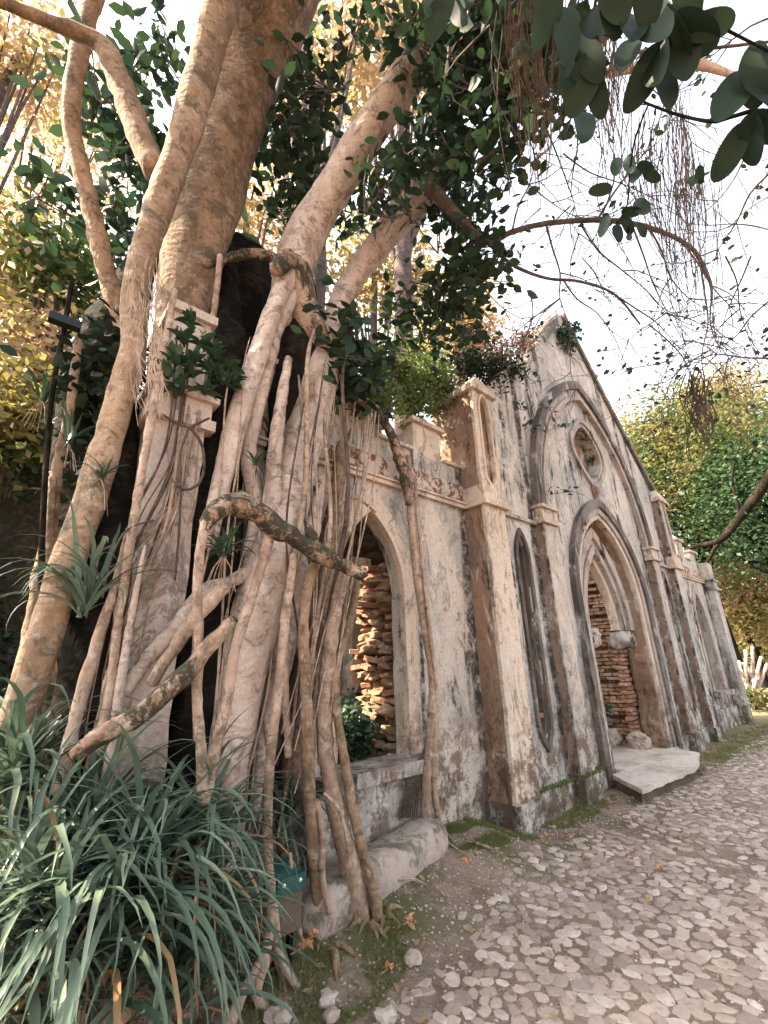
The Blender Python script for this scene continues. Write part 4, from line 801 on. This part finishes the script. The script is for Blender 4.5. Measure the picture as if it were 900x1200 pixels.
# ------------------------------------------------------------------ plants growing on the wall and the trees
def rosette(t, c, n, L, wd, mat, seed, up=.6, droop=1.3, meshes=None, nm='leaf', full=2*PI, a0=0):
    r = random.Random(seed)
    for k in range(n):
        o = bpy.data.objects.new(nm, r.choice(meshes)); C.objects.link(o); o.parent = t
        s_ = L*r.uniform(.65, 1.1); o.scale = (s_, s_*r.uniform(.85, 1.15), s_)
        o.location = Vector(c) - root_loc(t) + Vector((r.uniform(-.02, .02), r.uniform(-.02, .02), r.uniform(-.02, .03))); o.rotation_euler = (r.uniform(-.2, .2), r.uniform(-.45, .35), a0 + full*r.random())
def strap_mesh(theta0, bend, width, n=9, mat=None, name='leaf', seed=0, pw=1.3):
    r = random.Random(seed); v = []; f = []; x = z = 0; side = 0
    for i in range(n+1):
        t = i/n; th = theta0 - bend*t**pw; w_ = width*(min(1, .45 + t*3) if t < .2 else (1 - ((t-.2)/.8)**2.2)) * .5 + .0008
        side += r.uniform(-.012, .012)
        v += [(x, side-w_, z+w_*.35), (x, side, z), (x, side+w_, z+w_*.35)]
        x += math.cos(th)/n; z += math.sin(th)/n
    for i in range(n):
        a = 3*i; f += [(a, a+3, a+4, a+1), (a+1, a+4, a+5, a+2)]
    me = bpy.data.meshes.new(name); me.from_pydata(v, [], f); me.materials.append(M[mat]); me.shade_smooth(); return me
STR = [strap_mesh(random.uniform(.9, 1.5), random.uniform(1.4, 3.0), random.uniform(.026, .044), 11, 'strap', seed=k) for k in range(22)]
DEAD = [strap_mesh(random.uniform(.4, 1.1), random.uniform(2.0, 3.2), .028, 11, 'dead_leaf', seed=30+k) for k in range(4)]
SPK = [strap_mesh(random.uniform(.2, 1.4), random.uniform(.6, 1.8), .07, 6, 'fern', seed=50+k) for k in range(10)]
OVL = [strap_mesh(random.uniform(.2, 1.4), random.uniform(.3, 1.2), .42, 6, 'fern', seed=80+k) for k in range(10)]
# strap-leaved clumps in the foreground
CL = [(238,1000,2.62,150,'big clump of arching grey-green strap leaves in front of the pink fig trunk'), (95,1020,2.75,150,'dense strap-leaved clump between the left edge and the middle clump'),
      (12,935,3.0,140,'tall strap-leaved clump cut by the left edge of the picture'), (165,1055,2.45,130,'lower strap-leaved clump filling the gap in the middle of the bed'),
      (30,1100,2.5,130,'low strap-leaved clump in the bottom left corner'), (330,965,3.0,110,'narrow strap-leaved clump behind the hanging roots beside the small box'), (125,1120,2.35,120,'lowest strap-leaved clump at the bottom of the planting bed'),
      (60,1160,2.35,110,'dark low strap-leaved clump hugging the bottom edge at the left'), (200,1160,2.3,110,'low strap-leaved clump hugging the bottom edge under the middle of the bed'), (245,1090,2.5,80,'small strap-leaved clump beside the root foot at the right end of the bed')]
for k, (px, py, Y, n_l, lab) in enumerate(CL):
    c = at(px, py, Y); t = empty('strap_leaf_plant', (c.x, c.y, ground_h(c.x, c.y)), lab, 'plant', 'strap-leaved clumps in the bed below the figs')
    MB().tube([(c.x, c.y, 0), (c.x+.02, c.y, c.z*.5), (c.x, c.y, c.z)], [.04, .035, .03], 8, .2).build('stem', M['bark_mossy'], t, smooth=True)
    r = random.Random(k)
    for q in range(n_l):
        o = bpy.data.objects.new('leaf', r.choice(STR if r.random() > .05 else DEAD)); C.objects.link(o); o.parent = t; s_ = r.uniform(.55, 1.02)*(.95 if k not in (0, 5, 8, 9) else .84 if k in (0, 8) else .6)
        o.scale = (s_, s_, s_); hz = c.z - (0 if q < n_l*.6 else r.uniform(.05, c.z*.5)); o.location = Vector((c.x + r.uniform(-.03, .03), c.y + r.uniform(-.03, .03), hz)) - root_loc(t)
        o.rotation_euler = (r.uniform(-.15, .15), r.uniform(-.35, .35), r.random()*2*PI)
# hanging strap plant on the left trunk
t = empty('strap_leaf_plant', at(96, 715, 2.85), 'small tuft of long thin strap leaves perched on the left tan trunk', 'plant'); rosette(t, at(96, 720, 2.85), 46, .62, 1, 'strap', 3, meshes=STR)
for (px, py, Y, L, n_l, ms, lab) in ((262,650,2.5,.24,60,SPK,'dark spiky bromeliad hanging under the arched mossy limb'), (300,545,2.8,.20,16,SPK,'small bright spiky fern sitting on the pink fig trunk'),
        (118,560,2.95,.20,20,SPK,'little spiky plant rooted on the tan trunk mid-height'), (80,520,3.6,.32,22,SPK,'spiky plant with a pale leaf in the dark fork of the left trunk'),
        (50,470,3.9,.35,24,SPK,'fern-like tuft at the left edge behind the dark trunk'), (405,440,3.2,.25,40,SPK,'dark tuft of leaves hanging over the parapet beside the roots'), (370,575,2.9,.14,14,SPK,'tiny sprout of leaves on the root beside the mossy limb')):
    t = empty('spiky_plant', at(px, py, Y), lab, 'plant'); rosette(t, at(px, py, Y), n_l, L, 1, 'fern', int(px), meshes=ms)
    r = MB()
    for q in range(8): a = random.random()*6.3; c = at(px, py, Y); r.tube([c, c + Vector((.05*math.cos(a), .05*math.sin(a), -.08)), c + Vector((.09*math.cos(a), .09*math.sin(a), -.22))], [.004, .003, .002], 4, 0, .1, caps=False)
    r.build('roots', M['root'], t, kind='stuff')
t = empty('leafy_epiphyte', at(228, 440, 2.9), 'clump of dark rounded leaves crowning the root-wrapped end pilaster', 'plant')
for k, (px, py) in enumerate(((205,425),(225,440),(250,440),(262,450),(210,455),(240,460),(228,425),(196,440),(268,435),(215,400),(235,405),(250,415),(222,380),(275,450))): rosette(t, at(px, py, 2.8), 20, .125, 1, 'fern', 200+k, meshes=OVL)
# shrubs on top of the wall and ivy on the gable
def shrub(name, cs, leaf, mat, lab, cat='shrub', tmat='bark_twig', per=28, spread=.10, kindl='oval'):
    c0 = cs[0][0]; t = empty(name, c0, lab, cat); m_ = MB(); out = []
    for c, r, n in cs:
        pts, cc = clumped(tuple(c), (r, r*.6, r*.7), n, per, spread); out.append(pts)
        for q in cc: m_.tube([Vector((c.x, c.y, c.z - r*.7)), Vector(c).lerp(Vector(q), .5), Vector(q)], [.012, .009, .003], 4, 0, .2, caps=False)
    P, F = scatter(np.concatenate(out), leaf, kindl); tri_mesh('leaves', P, F, M[mat], t, kind='stuff'); m_.build('twigs', M[tmat], t, kind='stuff', recalc=False); return t
shrub('wall_shrub', [(at(510, 450, 3.5), .42, 60), (at(488, 468, 3.45), .30, 34), (at(530, 478, 3.45), .26, 30), (at(462, 435, 3.6), .42, 44), (at(500, 420, 3.7), .4, 34), (at(440, 460, 3.3), .28, 30), (at(420, 470, 3.25), .2, 20)], .060, 'bush', 'loose green shrub growing on the parapet left of the turret')
shrub('wall_shrub', [(at(555, 418, 3.4), .46, 50), (at(588, 420, 3.2), .38, 40), (at(612, 402, 3.2), .32, 26)], .05, 'redtwig', 'tangled russet shrub on the sloping gable shoulder above the turret', per=16)
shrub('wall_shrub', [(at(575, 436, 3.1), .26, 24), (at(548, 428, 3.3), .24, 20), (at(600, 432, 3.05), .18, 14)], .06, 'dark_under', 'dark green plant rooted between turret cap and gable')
shrub('ivy', [(at(663, 402, 3.02), .36, 22), (at(668, 388, 3.05), .26, 14)], .08, 'fern', 'bright green ivy clump just below the gable peak', 'ivy', spread=.05)
t = empty('creeper', at(645, 500, 3.0), 'sparse green creeper sprigs trailing over the great blind arch', 'creeper')
for pts in ([(632,470),(645,480),(650,495),(662,500)], [(628,500),(640,505),(655,500),(668,496)], [(640,580),(655,578),(670,576),(685,580)], [(600,470),(610,480),(622,478)], [(612,500),(622,495),(630,505)]):
    P_ = [at(x, y, 2.97) for x, y in pts]; MB().tube(P_, [.006]*len(P_), 4, 0, .1).build('stem', M['fern'], t)
    for k in range(12): 
        q = random.random()*(len(P_)-1); c = P_[int(q)].lerp(P_[int(q)+1], q % 1); o = bpy.data.objects.new('leaf', random.choice(OVL)); C.objects.link(o); o.parent = t; s_ = random.uniform(.07, .13); o.scale = (s_,)*3; o.location = c - t.location + Vector((random.uniform(-.07, .07), random.uniform(-.05, 0), random.uniform(-.07, .07))); o.rotation_euler = (random.uniform(-1.2, 1.2), random.uniform(-.8, .9), random.uniform(PI*.8, 2.2*PI))
shrub('leafy_plant', [(Vector((3.05, 3.98, .95)), .26, 34), (Vector((3.3, 4.35, .95)), .30, 26), (Vector((2.75, 3.9, .85)), .28, 22)], .075, 'fern', 'dark leafy plant filling the bottom of the left window opening', 'plant')
shrub('leafy_plant', [(Vector((8.02, 3.95, .75)), .28, 22), (Vector((8.0, 3.95, 1.2)), .2, 12)], .12, 'fern', 'dark leafy plant just inside the doorway, left of the stone steps', 'plant')
# moss grass patches
def grass(cx, cy, rx, ry, n, lab, h=.045):
    a = RNG.uniform(0, 2*PI, n); r = np.sqrt(RNG.random(n)); x = cx + rx*r*np.cos(a); y = cy + ry*r*np.sin(a)
    keep = np.array([noise.noise(Vector((p*4, q*4, 2))) > -.12 for p, q in zip(x, y)]); x = x[keep]; y = y[keep]
    c = np.stack([x, y, [ground_h(p, q) - .004 for p, q in zip(x, y)]], 1); n = len(c)
    d = RNG.normal(size=(n, 3))*.55; d[:, 2] = 1; d /= np.linalg.norm(d, axis=1)[:, None]; s_ = np.cross(d, RNG.normal(size=(n, 3))); s_ /= np.linalg.norm(s_, axis=1)[:, None]
    L = h*RNG.uniform(.4, 1.2, n)[:, None]; P = np.stack([c - s_*.003, c + s_*.003, c + d*L], 1).reshape(-1, 3); F = np.arange(len(P)).reshape(-1, 3)
    tag(tri_mesh('grass', P, F, M['grass']), lab, 'grass', None, 'stuff')
grass(1.75, 2.55, .55, .34, 9000, 'patch of short mossy grass around the feet of the hanging roots'); grass(3.75, 2.95, .60, .26, 9000, 'mossy grass patch in the corner between bench and buttress')
grass(5.2, 2.85, 1.0, .12, 3000, 'thin mossy grass along the plinth between buttress and door'); grass(11.5, 2.5, 3.5, .45, 9000, 'dry grass strip along the far foot of the chapel', .05)
for x0, x1, y, z, nn in ((4.7, 5.6, 3.02, .27, 700), (5.58, 6.0, 2.92, .30, 500), (6.0, 6.5, 3.02, .27, 500)):   # moss cushions on the plinth
    c = np.stack([RNG.uniform(x0, x1, nn), y + RNG.uniform(-.02, .05, nn), np.full(nn, z-.005)], 1); P, F = scatter(c, .03, 'diamond'); tri_mesh('moss', P, F, M['grass'], CH, kind='stuff')
# grit, crumbs of plaster and dry litter on the ground
def litter(name, n, fx, size, mat, lab, sq=.6):
    V = []; F = []; base = rock((0, 0, 0), 1, 5, (1, .8, sq), 1, .5); bv = np.array(base.v); bf = np.array(base.f)
    for k in range(n):
        x, y = fx(); a = random.random()*6.3; s_ = size*random.uniform(.4, 1.5)*random.uniform(.6, 1.2); c_, d_ = math.cos(a), math.sin(a)
        q = np.stack([bv[:, 0]*c_ - bv[:, 1]*d_, bv[:, 0]*d_ + bv[:, 1]*c_, bv[:, 2]], 1)*s_ + (x, y, ground_h(x, y) + s_*.15); V.append(q); F.append(bf + k*len(bv))
    tag(tri_mesh(name, np.concatenate(V), np.concatenate(F), M[mat]), lab, name, None, 'stuff')
litter('gravel', 5000, lambda: ((lambda x: (x, path_edge(x) + random.gauss(.12, .28)))(random.uniform(1.2, 9)) if random.random() < .6 else (random.uniform(1.2, 6), random.uniform(-1, 2.6))), .008, 'pinkcobble', 'fine grit scattered over the bare earth and between the cobbles')
litter('plaster_crumbs', 420, lambda: (random.uniform(3.9, 14), 2.9 - abs(random.gauss(0, .13))), .022, 'rubble', 'crumbs of plaster and stone lying along the foot of the chapel')
def dry(n, fx):
    c = np.array([(lambda q: (q[0], q[1], ground_h(*q) + .012))(fx()) for _ in range(n)]); P, F = scatter(c, .045, 'oval', 0, .5, 3.0); tag(tri_mesh('leaf_litter', P, F, M['dead_leaf']), 'small brown dry leaves scattered over the earth and paving', 'leaf litter', None, 'stuff')
dry(360, lambda: (random.uniform(1.3, 7) if random.random() < .7 else random.uniform(7, 14), min(2.9, 2.5 - abs(random.gauss(0, .7)) + .4*random.random())))
# fallen leaves and twigs
def fallen(px, py, s_, lab):
    c = CAM + ray(px, py) * ((.0 - CAM.z) / ray(px, py).z); c.z = ground_h(c.x, c.y); 
    for _ in range(3): r_ = ray(px, py); c = CAM + r_ * ((ground_h(c.x, c.y) + .02 - CAM.z) / r_.z)
    m_ = MB(); n = 20; v = [(0, 0, .01)]
    for i in range(n): a = 2*PI*i/n; r = s_*(1 if i % 4 == 0 else .62 if i % 2 else .48)*random.uniform(.75, 1.1)*(.6 + .4*math.cos(a*.5)**2); v.append((r*math.cos(a), r*math.sin(a), random.uniform(-.004, .03)))
    m_.add([(p[0]+c.x, p[1]+c.y, p[2]+c.z+.012) for p in v], [(0, i+1, (i+1) % n + 1) for i in range(n)]); m_.tube([c + Vector((0, 0, .01)), c + Vector((-s_*1.3, -s_*.4, .02))], [.003, .002], 4, 0)
    tag(m_.build('fallen_leaf', M['orange_leaf'], None, recalc=False), lab, 'leaf', 'fallen leaves on the ground')
for px, py, s_, lab in ((356,1112,.075,'large orange fallen leaf at the foot of the hanging roots'),(367,1100,.05,'smaller orange fallen leaf just right of the large one by the roots'),(455,1138,.05,'orange fallen leaf on the moss edge left of the cobbles'),
        (479,1082,.05,'pinkish fallen leaf on bare earth below the bench'),(774,1019,.045,'brown fallen leaf alone on the middle of the cobbles'),(545,1012,.035,'small dry leaf on the mossy bank beside the buttress'),(113,1165,.07,'orange leaf lying at the bottom of the strap-leaved plants'),(670,985,.03,'tiny brown leaf on the earth in front of the pilaster')): fallen(px, py, s_, lab)
def on_ground(px, py, dz=.02):
    c = Vector((1, 1, 0))
    for _ in range(4): r_ = ray(px, py); c = CAM + r_ * ((ground_h(c.x, c.y) + dz - CAM.z) / r_.z)
    return c
tag(MB().tube([on_ground(463,1032), on_ground(485,1030), on_ground(500,1038)], [.008, .010, .006], 6, .2).build('fallen_twig', M['bark_mossy'], None), 'short dark twig lying on the earth under the bench', 'twig')
tag(MB().tube([on_ground(522,985), on_ground(540,998), on_ground(552,1008)], [.008, .008, .006], 6, .2).build('fallen_twig', M['root'], None), 'straight pale twig lying across the mossy bank near the buttress', 'twig')
tag(MB().tube([on_ground(545,985), on_ground(565,990), on_ground(588,1000)], [.014, .012, .008], 6, .3).build('fallen_twig', M['bark_mossy'], None), 'crooked brown twig beside the dark foot of the buttress', 'twig')
for k, (px, py, s_, lab) in enumerate(((483,1122,.05,'whitish stone on the moss edge, left of the paving'),(385,1170,.045,'pale stone by the root foot at the bottom of the picture'),(328,1190,.055,'white angular stone cut by the bottom edge beside the root'),(452,1190,.05,'pointed white stone at the bottom edge of the paving'),(388,1190,.04,'small pale stone beside the pointed one at the bottom'))):
    c = on_ground(px, py); tag(rock(c, s_, 300+k, (1, .9, .55), 2, .5).build('loose_stone', M['palecobble'], None), lab, 'stone', 'loose pale stones at the edge of the moss')

# ------------------------------------------------------------------ small equipment
c = at(333, 1090, 2.62); Z0 = c.z; tp_ = at(333, 1018, 2.62).z
BX = empty('garden_box', (c.x, c.y, ground_h(c.x, c.y)), 'small brown box with dark green lid behind the roots and strap leaves', 'box')
hw = .075; MB().box(c.x-hw, c.x+hw, c.y-.05, c.y+.08, Z0, tp_-.10).build('body', M['boxbrown'], BX)
ld = MB().box(c.x-hw-.012, c.x+hw+.012, c.y-.065, c.y+.09, tp_-.098, tp_-.02).add([(c.x-hw, c.y-.05, tp_-.018), (c.x+hw, c.y-.05, tp_-.018), (c.x+hw, c.y+.08, tp_+.02), (c.x-hw, c.y+.08, tp_+.02), (c.x-hw, c.y-.05, tp_-.0185), (c.x+hw, c.y-.05, tp_-.0185), (c.x+hw, c.y+.08, tp_-.0185), (c.x-hw, c.y+.08, tp_-.0185)], [(0,1,2,3),(0,4,5,1),(1,5,6,2),(2,6,7,3),(3,7,4,0)]).build('lid', M['greenlid'], BX)
for dx in (-.05, .05): MB().tube([(c.x+dx, c.y-.064, tp_-.05), (c.x+dx, c.y-.070, tp_-.05)], [.011, .011], 8, 0).build('screw', M['screw'], ld)
for dx in (-.04, .04): MB().box(c.x+dx-.012, c.x+dx+.012, c.y-.01, c.y+.03, 0, Z0-.002).build('leg', M['bark_dark'], BX)
p0 = at(57, 370, 3.6); p1 = at(95, 384, 3.6)
FL = empty('floodlight', at(60, 480, 3.6), 'small black box-shaped lamp on a thin dark pole at the left, by the dark trunk', 'lamp')
ax = (p1-p0).normalized(); up = Vector((0, 0, 1)); up = (up - ax*up.dot(ax)).normalized(); sd_ = ax.cross(up); mb = MB(); ctr = (p0+p1)/2; hl = (p1-p0).length/2; hh = hl*.36
vs = [ctr + ax*a*hl + up*b_*hh*(.85 if c_ > 0 else 1) + sd_*c_*hh*.9 for a in (-1, 1) for b_ in (-1, 1) for c_ in (-1, 1)]
mb.add(vs, [(0,1,3,2),(4,6,7,5),(0,4,5,1),(2,3,7,6),(0,2,6,4),(1,5,7,3)]); hd = mb.build('housing', M['black'], FL)
mb = MB()
for k in range(5): q = ctr + ax*hl*(-.8 + .4*k) + up*hh*1.08; mb.tube([q - sd_*hh*.8, q + sd_*hh*.8], [.006, .006], 5, 0)
mb.build('cooling_fin', M['black'], hd)
P_ = [at(84, 330, 3.65), at(76, 380, 3.65), at(66, 430, 3.65), at(58, 490, 3.65), at(50, 620, 3.6), at(45, 800, 3.6), at(44, 900, 3.6)]
MB().tube(P_, [.018]*7, 8, .05).build('pole', M['bark_dark'], FL, smooth=True)
